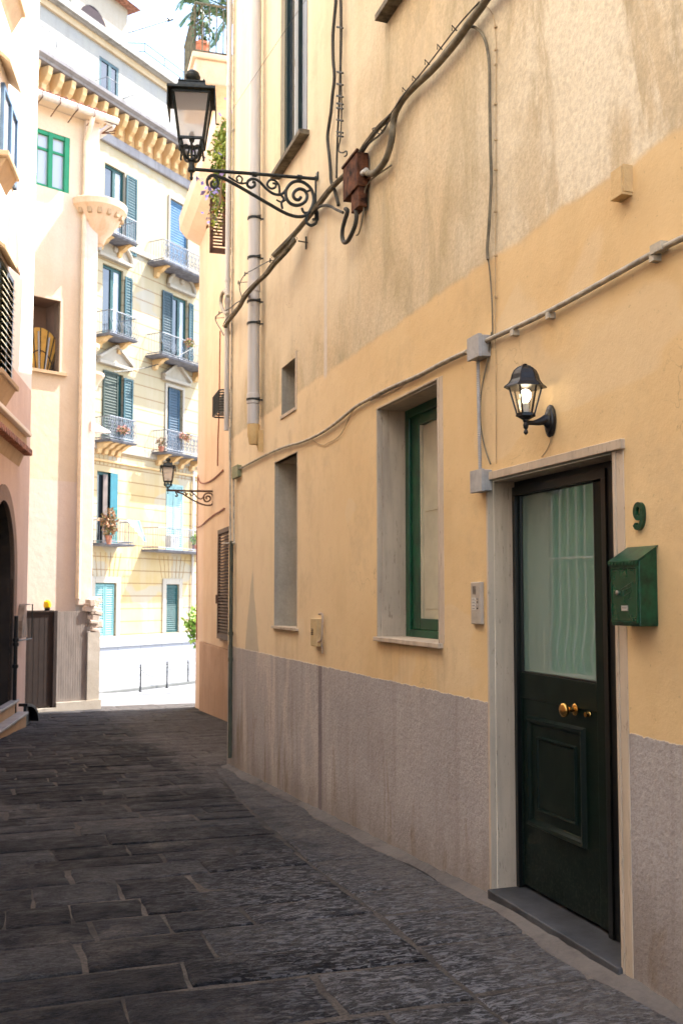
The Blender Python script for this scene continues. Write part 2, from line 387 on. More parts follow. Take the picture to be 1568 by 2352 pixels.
def clear():
    g = NG('clear_lamp_glass'); g.t.nodes.remove(g.b)
    tr = g.n('ShaderNodeBsdfTransparent'); gl = g.n('ShaderNodeBsdfGlossy'); gl.inputs['Roughness'].default_value = .06
    df = g.n('ShaderNodeBsdfTranslucent'); df.inputs[0].default_value = (.9, .8, .62, 1)
    mx = g.n('ShaderNodeMixShader'); mx.inputs[0].default_value = .12; mx2 = g.n('ShaderNodeMixShader'); mx2.inputs[0].default_value = .035
    g.l(tr.outputs[0], mx.inputs[1]); g.l(gl.outputs[0], mx.inputs[2]); g.l(mx.outputs[0], mx2.inputs[1]); g.l(df.outputs[0], mx2.inputs[2])
    g.l(mx2.outputs[0], g.t.nodes['Material Output'].inputs[0]); return g.m
M['clear'] = clear()
def glow(name, c, s):
    g = NG(name); g.col(c); g.b.inputs['Emission Color'].default_value = (*c, 1); g.b.inputs['Emission Strength'].default_value = s; return g.m
M['bulb'] = glow('lit_bulb', (1, .80, .52), 3.0)

# ================= GROUND =================
ys = [-60, -20, -6, 0, 4.5, 22, 37.5, 60, 400]
b = MB(); xs = [-300, -40, -8, 8, 40, 300]
for j in range(len(ys)):
    for i in xs: b.v.append((i, ys[j], gz(ys[j])-.006))
for j in range(len(ys)-1):
    for i in range(len(xs)-1):
        k = j*len(xs)+i; b.f.append((k, k+1, k+1+len(xs), k+len(xs))); b.t.append(.5)
g = NG('earthy_mortar'); x, y, z = g.sep()
v = g.mix(g.ramp(g.noise(3, 6, .65), [(.35, 0), (.68, 1)]), (.070, .060, .052), (.150, .128, .108))
v = g.mix(g.math('MULTIPLY', g.ramp(g.noise(.9, 4, .6), [(.44, 0), (.58, 1)]), .9), v, (.024, .023, .023))
v = g.mix(g.ramp(g.noise(60, 4, .7), [(.40, .6), (.56, 0)]), v, (.03, .028, .027))
v = g.mix(g.ramp(g.noise(90, 3, .6), [(.35, .35), (.6, 0)]), v, (.04, .035, .03))
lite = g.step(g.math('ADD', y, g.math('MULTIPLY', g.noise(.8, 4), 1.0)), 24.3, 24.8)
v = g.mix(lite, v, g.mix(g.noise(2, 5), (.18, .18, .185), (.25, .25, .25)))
g.col(v); g.set(.95, 0, .15); g.bump(g.noise(14, 6, .7), .7, .02)
struct(b.build('ground', g.m), 'earth and mortar ground under the alley paving')

# ---- basalt paving: every stone modelled, one sheet of paving ----
random.seed(7)
def lx(y): return .42-.1817*(19.5-y) if y < 19.5 else .42-2.3*(y-19.5)   # left edge of the alley
pv = MB()
def stone(pts, z0, tone, h=None):
    """pts: 4 corners ccw in (x,y)"""
    h = random.uniform(-.004, .004) if h is None else h
    cx = sum(p[0] for p in pts)/4; cy_ = sum(p[1] for p in pts)/4
    ring = []
    for a in range(4):
        p, q = pts[a], pts[(a+1) % 4]; L = math.hypot(q[0]-p[0], q[1]-p[1]); n = max(3, int(L/.075)); nx, ny = (q[1]-p[1])/L, -(q[0]-p[0])/L
        wv = random.uniform(-.006, .010); ph = random.random()*6
        for k in range(n):
            t = k/n; e = math.sin(t*math.pi)*wv+math.sin(t*7+ph)*.003+random.uniform(-.0035, .0035)
            if k == 0: e = 0
            ring.append((p[0]+(q[0]-p[0])*t+nx*e, p[1]+(q[1]-p[1])*t+ny*e))
    tx, ty = random.uniform(-.010, .010), random.uniform(-.010, .010)
    def lvl(s_, dz, jit=0):
        o_ = []
        for (a, c) in ring:
            dx, dy = a-cx, c-cy_; L = math.hypot(dx, dy); m = max(0, 1-s_/L)
            X, Y = cx+dx*m, cy_+dy*m
            o_.append((X, Y, gz(Y)+dz+h+tx*dx+ty*dy+random.uniform(-jit, jit)))
        return o_
    r0 = lvl(0, -.03); r1 = lvl(.002, -.006, .0012); r2 = lvl(.014, .0, .0016); r3 = lvl(.07, .002, .0022)
    n = len(ring); pv.tone = tone
    vs = r0+r1+r2+r3+[(cx, cy_, gz(cy_)+.005+h)]; fs = []
    for i in range(3):
        for k in range(n): fs.append((i*n+k, i*n+(k+1) % n, (i+1)*n+(k+1) % n, (i+1)*n+k))
    for k in range(n): fs.append((3*n+k, 3*n+(k+1) % n, 4*n))
    pv.add(vs, fs)
def bx_(y): return 1.77+.02*math.sin(y*1.3)+max(0, (y-6))*.085       # joint between the field and the border course
y = -2.0; row = 0; J = .0065
def skew(x): return -.02*x + .018*math.sin(x*1.7)
while y < 24.2:
    d = random.uniform(.27, .46) if y < 12 else random.uniform(.33, .5)
    x0 = lx(y)-.2 if y < 19.5 else -5.5
    x1 = bx_(y) if y < 11.0 else (3.72 if y < 22 else 7.5)
    if y < 11.0: x1 = min(x1, 2.38)
    cur = x0 - random.uniform(0, .6)
    while cur < x1-.02:
        wd = random.uniform(.42, 1.0) if random.random() < .8 else random.uniform(.26, .42)
        nx_ = cur+wd
        if x1-nx_ < .28: nx_ = x1
        sl = random.uniform(-.022, .022)
        jj = [random.uniform(-.006, .006) for _ in range(4)]
        a = [(cur+J+jj[0], y+skew(cur)+J+jj[1]*.6), (nx_-J+jj[2]*.5, y+skew(nx_)+J), (nx_-J+sl*(nx_ != x1), y+d+skew(nx_)-J+jj[3]*.6), (cur+J+jj[1], y+d+skew(cur)-J)]
        stone(a, 0, random.random())
        cur = nx_+random.choice((0, 0, .004, .010))
    y += d+random.choice((0, .003, .012))
# border course beside the yellow wall
y = -2.0
while y < 10.9:
    L = random.uniform(.45, .85); xa = bx_(y)+.012; xb = 2.40-.05-random.uniform(0, .05); 
    if xb-xa > .1:
        stone([(xa, y+J), (xb, y+J+.01), (xb+random.uniform(-.01,.01), y+L-J), (bx_(y+L)+.012, y+L-J)], 0, .8+random.random()*.2)
    y += L+random.choice((0, .006))
def basalt():
    g = NG('basalt_paving'); x, y, z = g.sep(); at = g.n('ShaderNodeAttribute', attribute_name='tone'); t = at.outputs['Fac']
    c = g.ramp(t, [(0, (.0070, .0072, .0088)), (.3, (.0115, .0118, .0138)), (.55, (.0135, .0137, .0155)), (.78, (.023, .023, .0255)), (.82, (.030, .030, .031)), (1, (.044, .042, .042))])
    m = g.ramp(g.noise(1, 6, .7, g.map((9, 22, 9))), [(.35, .55), (.7, 1.35)])
    c = g.mix(1, c, m, 'MULTIPLY')
    gt = g.ramp(g.noise(1, 5, .8, g.map((60, 150, 60))), [(.36, .35), (.50, 1), (.66, 2.6)])
    c = g.mix(.85, c, gt, 'MULTIPLY')
    # pale chisel marks, streaky and strongest on the near right stones
    chs = g.ramp(g.noise(1, 6, .75, g.map((14, 38, 14), (0, 0, 0), (0, 0, .12)), 1.2), [(.49, 0), (.57, 1)])
    wear = g.ramp(g.noise(.8, 4, .6), [(.40, .05), (.64, .85)])
    rt = g.math('MULTIPLY', g.step(x, .5, 1.7), g.math('SUBTRACT', 1, g.step(y, 4.6, 7.5)))
    amt = g.math('MULTIPLY', chs, g.math('ADD', g.math('MULTIPLY', wear, .20), g.math('MULTIPLY', rt, .72)), True)
    c = g.mix(amt, c, (.20, .20, .21))
    # trodden mortar dust lying over edges and low spots, thick beside the wall
    dust = g.ramp(g.noise(1.3, 6, .7), [(.53, 0), (.68, .40)])
    dust = g.math('MULTIPLY', dust, g.ramp(g.noise(30, 5, .8), [(.40, .2), (.60, 1.4)]))
    wallside = g.math('MULTIPLY', g.step(g.math('ADD', x, g.math('MULTIPLY', g.noise(2.6, 7, .8), 1.3)), 2.40, 2.90), g.ramp(g.noise(30, 5, .85), [(.38, .12), (.60, 1.0)]))
    c = g.mix(g.math('MAXIMUM', dust, g.math('MULTIPLY', wallside, .75)), c, (.150, .132, .115))
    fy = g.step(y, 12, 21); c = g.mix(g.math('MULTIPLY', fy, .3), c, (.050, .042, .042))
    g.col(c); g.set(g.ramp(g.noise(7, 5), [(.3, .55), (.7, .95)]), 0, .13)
    hh = g.math('ADD', g.math('MULTIPLY', g.noise(1, 5, .7, g.map((13, 30, 13)), .8), 1.0), g.math('MULTIPLY', g.noise(70, 4, .7), .35))
    g.bump(g.noise(5, 3), .3, .02); g.bump(hh, 1.0, .022)
    return g.m
M['basalt'] = basalt()
struct(pv.build('street', M['basalt'], smooth=True), 'alley paved in dark basalt slabs')
# rough mortar fillet along the foot of the yellow wall
b = MB(); n = 150; 
for i in range(n+1):
    yy = -1.5+12.5*i/n; zz = gz(yy)
    w_ = .085+.03*math.sin(yy*2.1)+.02*math.sin(yy*5.3)+random.uniform(-.006, .006); h_ = .022+random.uniform(0, .014)
    b.v += [(2.42, yy, zz+h_), (2.40-w_*.35, yy, zz+h_*.55), (2.40-w_, yy, zz+.006), (2.40-w_-.03, yy, zz-.03)]
for i in range(n):
    if 3.52 < -1.5+12.5*i/n < 4.75: pass
    for k in range(3):
        b.f.append((i*4+k, (i+1)*4+k, (i+1)*4+k+1, i*4+k+1)); b.t.append(.5)
struct(b.build('gutter', plaster('mortar_fillet', (.165, .142, .12), (.105, .09, .078), (.04, .036, .033), .85, .9), smooth=True), 'pale mortar strip along the foot of the wall')

# ================= YELLOW HOUSE (right, near) =================
Y = FM.root('yellow_house', 'near yellow plastered house with grey lower wall and green door number 9', 'house')
def hole(fr, uL, uR, vT, vB, uT=None):
    s0 = fr.uv(uL, vT)[0]; s1 = fr.uv(uR, vT)[0]; z1 = fr.uv(uL if uT is None else uT, vT)[1]; z0 = fr.uv(uL if uT is None else uT, vB)[1]
    return [s0, s1, z0, z1]
H_door = hole(FM, 1121, 1408, 1096, 2036); H_door[2] = -1.56; H_door[3] = .605
H_green = hole(FM, 867, 1004.5, 941, 1462)
H_narrow = hole(FM, 631, 683, 1064, 1438)
H_small = hole(FM, 647, 679, 846, 956)
H_tall = hole(FM, 644, 706, 300, 399); H_tall[3] = H_tall[2]+2.05
z0u = FM.uv(866, 73)[1]
H_up = [FM.uv(893, 30)[0], FM.uv(893, 30)[0]+1.0, z0u, z0u+1.9]
for nm, h in (('door', H_door), ('green', H_green), ('narrow', H_narrow), ('small', H_small), ('tall', H_tall), ('up', H_up)): print(nm, [round(q, 2) for q in h])
b = MB(); holes = [H_door, H_green, H_narrow, H_small, H_tall, H_up]
b.wall(-11.06, 8, -2.2, 12.5, holes, 0, .25, False)
for h in (H_tall, H_up): b.reveal(h, 0, .12)
b.add([(-11.06,0,-2.2),(-11.06,0,12.5),(-11.06,6,12.5),(-11.06,6,-2.2)], [(0,1,2,3)])
b.add([(-11.06,0,12.5),(8,0,12.5),(8,9,12.5),(-11.06,9,12.5)], [(0,1,2,3)])
b.add([(8,0,-2.2),(8,9,-2.2),(8,9,12.5),(8,0,12.5)], [(0,1,2,3)])
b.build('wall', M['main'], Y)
# -- door with stone surround --
dd = .155
def lz(u, v, off): return FM.uv(u, v, off)
D = MB(); a, b_, c, d = H_door
D.box(a-.018, a+.0, -.006, dd+.06, c, d+.035); D.box(b_, b_+.018, -.006, dd+.06, c, d+.0)
fr0 = MB().box(a, b_, dd-.004, dd+.07, -1.53, -1.535)
SURR = MB(); SURR.reveal(H_door, .03, dd+.1, 'lrt')
SURR.box(a-.020, a, -.008, .03, -1.56, d); SURR.box(b_, b_+.022, -.008, .03, -1.56, d); SURR.box(b_+.0225, b_+.075, -.004, .03, -1.57, d-.0)
SURR.box(a-.022, b_+.085, -.022, .03, d, d+.042)
DR = FM  # local
door = MB().box(a, b_, dd+.04, dd+.07, -1.53, -1.535)
zt = FM.uv(1192, 1116, -dd)[1]; zb = FM.uv(1192, 1544, -dd)[1]
gx0 = FM.uv(1192, 1300, -dd)[0]; gx1 = FM.uv(1364, 1300, -dd)[0]; lx1 = gx1+.085; lx0 = a+.012
zdt = d-.03; zdb = FM.uv(1183, 2028, -dd)[1]
print('door', a, b_, gx0, gx1, zt, zb, zdt, zdb)
DO = MB()                                          # leaf stiles and rails
DO.box(lx0+.02, gx0, dd+.0, dd+.045, zdb+.015, zdt-.05); DO.box(gx1, lx1, dd, dd+.045, zdb+.015, zdt-.05)
DO.box(gx0, gx1, dd+.001, dd+.045, zt, zdt-.05); DO.box(gx0, gx1, dd+.001, dd+.045, zb-.13, zb)
DO.box(gx0, gx1, dd+.006, dd+.04, zdb+.015, zb-.13)
door = DO.build('door', M['door_green'], Y, bevel=.004); door['label'] = 'dark green entrance door with frosted glass upper half'
FRM = MB(); FRM.box(lx0-.01, lx0+.018, dd-.02, dd+.07, zdb, zdt); FRM.box(lx0+.018, lx1+.04, dd-.02, dd+.07, zdt-.045, zdt)
FRM.box(lx1+.006, lx1+.04, dd-.02, dd+.07, zdb, zdt-.045); FRM.box(lx1+.042, b_, dd-.01, dd+.07, zdb, zdt); 
FRM.box(a-.0, lx0-.01, dd-.01, dd+.07, zdb, zdt); FRM.box(a, b_, dd-.004, dd+.07, zdt+.0005, d)
FRM.build('frame', M['black_frame'], door, bevel=.003)
MB().box(gx0-.005, gx1+.005, dd+.018, dd+.026, zb-.005, zt+.005).build('glass', M['door_glass'], door)
bd = MB()
for (x0, x1, z0, z1) in ((gx0, gx0+.010, zb, zt), (gx1-.010, gx1, zb, zt), (gx0+.01, gx1-.01, zt-.010, zt), (gx0+.01, gx1-.01, zb, zb+.010)): bd.box(x0, x1, dd+.004, dd+.0175, z0, z1)
bd.build('glazing_bead', M['black_frame'], door, bevel=.002)
def molding(mb, x0, x1, z0, z1, y0, w, h):
    rings = []
    for (e, yy) in ((0, y0), (w*.25, y0-h), (w*.6, y0-h*.8), (w*.8, y0-h*.25), (w, y0-.0)):
        rings.append([(x0+e, yy, z0+e), (x1-e, yy, z0+e), (x1-e, yy, z1-e), (x0+e, yy, z1-e)])
    mb.loft(rings, False)
pz = lambda y_, uu: FM.uv(uu, y_, -dd)[1]; px = lambda uu: FM.uv(uu, 1800, -dd)[0]
mo = MB(); u0, u1 = px(1211), px(1344); Z1 = pz(1643, 1211); Z0 = pz(1894, 1211)
molding(mo, u0, u1, Z0, Z1, dd+.0062, .045, .022)
u2, u3 = px(1233), px(1323); Z3 = pz(1691, 1233); Z2 = pz(1861, 1233)
molding(mo, u2, u3, Z2, Z3, dd+.0062, .02, .014); mo.box(u2+.02, u3-.02, dd+.0, dd+.0062, Z2+.02, Z3-.02)
mo.build('panel_moulding', M['door_green'], door)
kx, kz = FM.uv(1311, 1630, -dd+.02); mY = Matrix.Rotation(R(90), 3, 'X')
kn = MB(); kn.lathe([(.001,0),(.026,0),(.028,.004),(.024,.008),(.012,.012),(.011,.030),(.016,.036),(.026,.046),(.033,.056),(.034,.064),(.030,.071),(.018,.076),(.001,.078)], (kx, dd+.001, kz), 24, mY)
kn.build('knob', M['brass'], door, smooth=True)
lx_, lz_ = FM.uv(1352, 1641, -dd); MB().lathe([(.001,0),(.014,0),(.015,.003),(.012,.008),(.012,.022),(.001,.022)], (lx_, dd+.001, lz_), 18, mY).build('lock', M['brass'], door, smooth=True)
SURR.build('door_surround', M['travertine'], Y, bevel=.003)
TH = MB().box(a-.005, b_+.012, -.028, dd+.05, -1.60, zdb-.004); TH.build('threshold', M['slate'], Y, bevel=.006)
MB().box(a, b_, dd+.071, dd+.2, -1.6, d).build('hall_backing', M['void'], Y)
# -- green casement window --
a, b_, c, d = H_green; gd = .21
S = MB().reveal(H_green, .03, gd+.06, 'lrt'); S.box(a-.014, a, -.006, .03, c, d+.012); S.box(b_, b_+.014, -.006, .03, c, d+.012); S.box(a, b_, -.006, .03, d, d+.014)
S.box(a-.01, b_+.06, -.035, gd+.03, c-.028, c)
S.box(b_+.0145, b_+.075, -.003, .02, c, d+.012)
win = MB(); fx0 = a; e = .004
x1_ = FM.uv(967.6, 1200, -(gd+.02))[0]
win.box(a, a+.07, gd-.01, gd+.06, c, d); win.box(a+.07, b_, gd-.01, gd+.06, d-.06, d); win.box(a+.07, b_, gd-.01, gd+.06, c, c+.05); win.box(b_-.05, b_, gd-.01, gd+.06, c+.05, d-.06)
G = win.build('window', M['green_paint'], Y, bevel=.004); G['label'] = 'green framed casement window in a stone reveal'
cs = MB(); cs.box(a+.07, x1_, gd+.006, gd+.05, c+.05, d-.06); cs.box(x1_, b_-.05, gd+.006, gd+.05, d-.13, d-.06); cs.box(x1_, b_-.05, gd+.006, gd+.05, c+.05, c+.125); cs.box(b_-.115, b_-.05, gd+.006, gd+.05, c+.125, d-.13)
cs.build('casement', M['green_paint'], G, bevel=.005)
pn = MB().box(x1_, b_-.1, gd+.03, gd+.036, c+.1, d-.1); pn.build('inner_shutter', M['cream_shutter'], G)
p2 = MB(); xm = (x1_+b_-.115)/2
for (z0, z1) in ((c+.13, (c+d)/2-.05), ((c+d)/2+.0, d-.15)):
    p2.box(x1_+.04, b_-.15, gd+.026, gd+.0299, z0+.06, z1-.05)
p2.box(x1_+.0, x1_+.018, gd+.012, gd+.0298, c+.125, d-.13)
p2.build('shutter_panel', M['cream_shutter'], G)
S.build('window_surround', M['travertine'], G, bevel=.003)
# -- narrow blind window, small hole --
a, b_, c, d = H_narrow
S = MB().reveal(H_narrow, 0, .55, 'lrtb'); S.add([(a,.55,c),(b_,.55,c),(b_,.55,d),(a,.55,d)], [(0,1,2,3)])
nw = S.build('blind_window', M['concrete'], Y); nw['label'] = 'narrow deep opening lined with bare concrete'
S = MB(); S.box(a-.0, b_+.05, -.03, .1, c-.02, c+.004); S.box(b_, b_+.012, -.005, .05, c+.004, d); S.box(a-.0, b_+.012, -.005, .05, d, d+.012); S.build('sill', M['travertine'], nw, bevel=.002)
a, b_, c, d = H_small
S = MB().reveal(H_small, 0, .5, 'lrtb'); S.add([(a,.5,c),(b_,.5,c),(b_,.5,d),(a,.5,d)], [(0,1,2,3)])
nw = S.build('blind_window', M['concrete'], Y); nw['label'] = 'small square opening lined with dark concrete'
S = MB(); S.box(a-.01, b_+.02, -.012, .04, c-.03, c); S.box(b_, b_+.045, -.006, .03, c-.03, d+.05); S.build('sill', M['travertine'], nw, bevel=.002)
# -- tall upper window, dark green, one leaf ajar --
def upper(h, label, dep=.05):
    a, b_, c, d = h
    f = MB(); f.box(a, a+.07, dep-.01, dep+.05, c, d); f.box(b_-.03, b_, -.004, dep+.05, c, d); f.box(a+.07, b_-.03, dep-.01, dep+.05, d-.06, d); f.box(a+.07, b_-.03, dep-.01, dep+.05, c, c+.05)
    xm = (a+b_)/2; f.box(xm-.05, xm+.05, dep-.02, dep+.045, c+.05, d-.06)
    o = f.build('window', M['green_dk'], Y, bevel=.003); o['label'] = label
    MB().box(a+.07, xm-.05, dep+.02, dep+.028, c+.05, d-.06).build('pane', M['dark_glass'], o)
    MB().box(xm+.05, b_-.03, dep+.02, dep+.028, c+.05, d-.06).build('pane', M['pale_glass'], o)
    s_ = MB().box(a-.04, b_+.06, -.09, .10, c-.045, c); s_.build('sill', M['sill'], o, bevel=.004)
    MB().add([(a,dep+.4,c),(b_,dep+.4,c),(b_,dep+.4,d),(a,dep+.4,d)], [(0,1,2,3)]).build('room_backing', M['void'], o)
    return o
M['green_dk'] = plain('blackish_green_paint', (.008, .022, .017), .35, 0, .3, 4, .08)
M['sill'] = plain('lichened_stone_sill', (.17, .14, .095), .85, 0, .5, 12, .5, 50)
upper(H_tall, 'tall dark green upper window beside the drain pipe')
upper(H_up, 'upper window whose stone sill shows at the top of the picture')
# plastered box on the wall
x0, zb_ = FM.uv(1402, 455, .05); x1, _ = FM.uv(1426, 436, .05)
zt_ = FM.uv(1402, 396, .05)[1]
bx = MB().box(x0, x1, -.05, .01, zb_, zt_+.0); bx.box(x0-.004, x1+.004, -.052, .0, zb_-.012, zb_-.0005)
bx.box(x1+.0005, x1+.008, -.044, .01, zb_, zt_+.005)
tag(bx.build('wall_box', plaster('painted_box_plaster', (.62, .42, .20), (.66, .47, .24), (.4, .28, .15), .3), org=None), 'small plaster coloured box on the upper right wall with dark bottom edge', 'box')
bpy.data.objects['wall_box'].location = FM.o; bpy.data.objects['wall_box'].rotation_euler = (0, 0, FM.ang)
# ---------------- things fixed to the yellow wall ----------------
def fm_thing(mb, name, mat, label, cat, group=None, smooth=True, bevel=0, fr=None):
    """single-mesh thing authored in a wall frame's local coordinates, origin moved to its own base"""
    fr = fr or FM
    xs_ = [p[0] for p in mb.v]; zs_ = [p[2] for p in mb.v]
    org = ((min(xs_)+max(xs_))/2, 0, min(zs_))
    o = mb.build(name, mat, None, smooth, bevel, org)
    o.location = fr.w(*org); o.rotation_euler = (0, 0, fr.ang)
    return tag(o, label, cat, group)
def fm_root(name, x, z, label, cat, group=None, y=0, fr=None):
    fr = fr or FM
    return empty(name, fr.w(x, y, z), label, cat, group, fr.ang), (x, y, z)
def wp(pts, off, fr=None, n=5):
    fr = fr or FM
    P = []
    for i, p in enumerate(pts):
        o = p[2] if len(p) > 2 else off
        s_, z_ = fr.uv(p[0], p[1], o); P.append((s_, -o, z_))
    return smooth_path(P, n)
c3 = lambda x, y: (359.3+x*.3438, y*.3438)
c4 = lambda x, y: (359.3+x*.3438, 392+y*.3438)
c5 = lambda x, y: (816.7+x*.4791, y*.4791)
c6 = lambda x, y: (816.7+x*.4791, 735+y*.4791)
c8 = lambda x, y: (457.3+x*.3679, 1012.7+y*.3679)
def P5(*a): return [c5(x, y) for x, y in a]
def P3(*a): return [c3(x, y) for x, y in a]
def P4(*a): return [c4(x, y) for x, y in a]
def P6(*a): return [c6(x, y) for x, y in a]
def P8(*a): return [c8(x, y) for x, y in a]
# main bundle of cables
T = MB(); T.tube(wp(P5((760,-120),(640,-20),(600,35),(540,115),(480,200),(410,285),(350,350),(285,410),(230,470),(195,530),(178,590),(176,640),(165,700),(145,760),(120,800),(85,832),(45,828)), .05), .022, 10)
fm_thing(T, 'power_cable', M['cable'], 'thick sagging olive power cable curving down into the rusty junction box', 'cable')
T = MB(); T.tube(wp([(q[0], q[1]) for q in P5((700,-100),(610,-5),(520,125),(440,225),(380,300),(300,385),(235,455),(180,545),(120,640),(60,690),(0,765))], .055), .007, 6)
T.tube(wp(P5((590,10),(500,110),(430,200),(330,330),(240,440),(170,540),(100,625),(40,700),(0,760)), .07), .0045, 6)
T.tube(wp(P5((150,600),(125,640),(90,632),(80,618),(100,612),(125,625)), .06), .004, 6)
for (x, y) in ((350,308),(290,385),(242,440),(410,235),(480,145)):
    u, v = c5(x, y); s_, z_ = FM.uv(u, v, .05); T.tube([(s_-.012, -.07, z_+.0), (s_+.004, -.078, z_+.022), (s_+.012, -.05, z_-.01)], .004, 5)
fm_thing(T, 'telephone_cable', M['dark_cable'], 'thin tied wires running on top of the thick olive cable upper right', 'cable')
T = MB()
low = P3((1568,770),(1480,850),(1400,960),(1340,1060),(1290,1130),(1220,1200),(1150,1275),(1075,1375),(1000,1465),(930,1550),(850,1640),(780,1711)) + P4((920,455),(870,530),(790,615),(730,690),(680,735),(630,790),(590,840),(560,895),(520,950),(480,1000),(455,1045))
of = lambda u, a_: a_+.125*max(0, min(1, (690-u)/45))*(1 if u > 560 else max(.3, (u-520)/40))
T.tube(wp([(u, v, of(u, .055)) for u, v in low], .055, n=4), .0135, 8); T.tube(wp([(u+2.5, v+3.5, of(u, .03)) for u, v in low], .03, n=4), .010, 6)
T.tube(wp([(u-3.5+1.5*math.sin(i*1.7), v-2, of(u, .065)) for i, (u, v) in enumerate(low)], .065, n=4), .006, 6)
for i in range(3, len(low)-2, 1):
    u, v = low[i]; s_, z_ = FM.uv(u, v, of(u, .055)); T.tube([(s_+.02*math.cos(a), .005-of(u, .055)-.022*math.sin(a), z_+.012*math.cos(a)) for a in [k*math.pi/4 for k in range(9)]], .003, 4)
fm_thing(T, 'cable_bundle', M['cable'], 'diagonal bundle of grey cables from the junction box down to the far corner', 'cable')
T = MB(); T.tube(wp(P4((760,600),(700,630),(650,660),(595,690),(560,745),(556,790),(570,840)), .17), .005, 5); T.tube(wp(P4((600,855),(540,880),(490,920),(420,955),(395,985),(405,1020),(430,1060),(450,1100)), .12), .006, 5)
for (x, y) in ((760,600),(592,690),(548,748),(395,985),(420,950)):
    u, v = c4(x, y); s_, z_ = FM.uv(u, v, .08); T.tube([(s_+.022*math.cos(k*math.pi/5), -.08, z_+.022*math.sin(k*math.pi/5)) for k in range(10)], .0035, 4, closed=True)
    T.tube([(s_, -.08, z_), (s_+.12, 0, z_-.02)], .004, 4)
fm_thing(T, 'wire_clamp', M['iron'], 'thin wires on iron eye hooks above the cable bundle by the corner', 'wire')
T = MB(); T.tube(wp(P3((1195,-40),(1197,20),(1185,150),(1178,250),(1180,400),(1188,520),(1175,640),(1165,750),(1150,850),(1143,930),(1155,1050),(1163,1140),(1168,1215),(1195,1290),(1215,1370)), .03), .014, 8)
fm_thing(T, 'cable', M['dark_cable'], 'left of the two vertical cables dropping to the lamp bracket', 'cable', 'vertical cables')
T = MB(); T.tube(wp(P3((1228,-40),(1230,120),(1228,350),(1226,520),(1220,700),(1212,850),(1206,1000),(1202,1190)), .03), .009, 6)
T.tube(wp(P3((1236,-40),(1238,230),(1232,480),(1236,690),(1230,900),(1215,1000),(1240,1020),(1268,1010),(1270,1035),(1255,1045)), .04), .006, 6)
for y in (180, 480, 560, 640, 690, 720, 800, 880, 905): T.tube(wp([c3(1205, y), c3(1245, y+8)], .045), .008, 5)
fm_thing(T, 'cable', M['dark_cable'], 'right of the two vertical cables, tied with many clips and ending in a hook', 'cable', 'vertical cables')
T = MB(); T.tube(wp([(q[0], q[1], max(.004, .02)) for q in P5((500,165),(525,138),(560,128),(595,150),(618,190),(632,250),(640,340),(641,500),(644,700),(648,850),(643,980),(636,1100),(629,1190),(632,1245))], .02), .0085, 8)
T.tube(wp(P5((632,1235),(640,1290),(646,1360),(652,1450),(655,1600)) + P6((650,60),(640,130),(625,220),(603,330),(596,420),(600,520),(615,600),(635,665),(645,690)), .012), .0045, 6)
fm_thing(T, 'cable', M['cable'], 'cable arching off the thick bundle and dropping straight to the door lintel', 'cable')
T = MB(); T.tube(wp(P5((605,15),(640,45),(660,85),(668,150),(672,250),(670,500),(670,900),(668,1300),(668,1650)) + P6((670,160),(671,400),(672,690)), .008), .0025, 5)
for y in (130, 240, 310, 500, 670, 815, 1015, 1225, 1425): T.obox((lambda q: (q[0], -.008, q[1]))(FM.uv(*c5(669, y), .008)), .012, .014, .008)
fm_thing(T, 'wire', M['pale_wire'], 'thin cream wire with white clips running straight down beside the cable', 'wire')
# conduit across the wall
up_ = [(1700,478),(1568,546),(1502,580),(1262,714),(1108,786)]
lo_ = [(1071,807),(1015,833),(960,862),(890,893),(850,915),(817,934),(790,956),(765,976),(735,996),(696,1014),(665,1023),(641,1031),(600,1050),(548,1078)]
T = MB(); T.tube(wp(up_, .025), .0125, 10)
for (u, v) in ((1502,582),(1262,716),(1180,756)): T.obox((lambda q: (q[0], -.018, q[1]-.018))(FM.uv(u, v, .02)), .03, .036, .03)
T.obox((lambda q: (q[0], -.025, q[1]))(FM.uv(1515, 570, .02)), .07, .035, .035)
fm_thing(T, 'conduit', M['tube'], 'straight pale conduit rising from the wall box above the lamp to the right edge', 'conduit')
T = MB(); T.tube(wp(lo_, .022), .0115, 8); T.tube(wp([(u+1, v+5) for u, v in lo_[:5]], .012), .005, 5)
fm_thing(T, 'conduit', M['tube'], 'sagging pale conduit running over the windows toward the far corner', 'conduit')
T = MB(); T.tube(wp([(817,936),(806,950),(790,985),(775,1005),(752,1018),(742,1022),(725,1016),(712,1004)], .01), .0035, 5); T.tube(wp([c6(305,265), c6(260,290), c6(200,330), c6(100,375)], .01), .004, 5)
fm_thing(T, 'wire', M['pale_wire'], 'loose thin wire hanging under the sagging conduit', 'wire')
def jbox(u0, u1, v0, v1, dep, label, mat, cat='junction box'):
    x0, z1 = FM.uv(u0, v0, dep); x1, _ = FM.uv(u1, v0, dep); z0 = FM.uv(u0, v1, dep)[1]
    r_, o = fm_root('junction_box', (x0+x1)/2, z0, label, cat)
    m = MB().box(x0, x1, -dep*.72, 0, z0, z1); m.build('body', mat, r_, bevel=.004, org=o)
    m = MB().box(x0-.003, x1+.003, -dep, -dep*.72-.0005, z0-.003, z1+.003)
    for a_, c_ in ((.14, .14), (.86, .14), (.14, .86), (.86, .86)): m.lathe([(.004, 0), (.004, .002)], (x0+(x1-x0)*a_, -dep, z0+(z1-z0)*c_), 8, mY)
    m.build('lid', mat, r_, bevel=.003, org=o); return r_
jbox(1072, 1097, 780, 829, .075, 'weathered square junction box where the two conduits meet', M['grey_plastic'])
jbox(1079, 1104, 1084, 1132, .065, 'lower grey junction box at the top left of the door surround', M['grey_plastic'])
T = MB(); pth = wp([(1097,829),(1098,900),(1100,1000),(1102,1082)], .03, n=40)
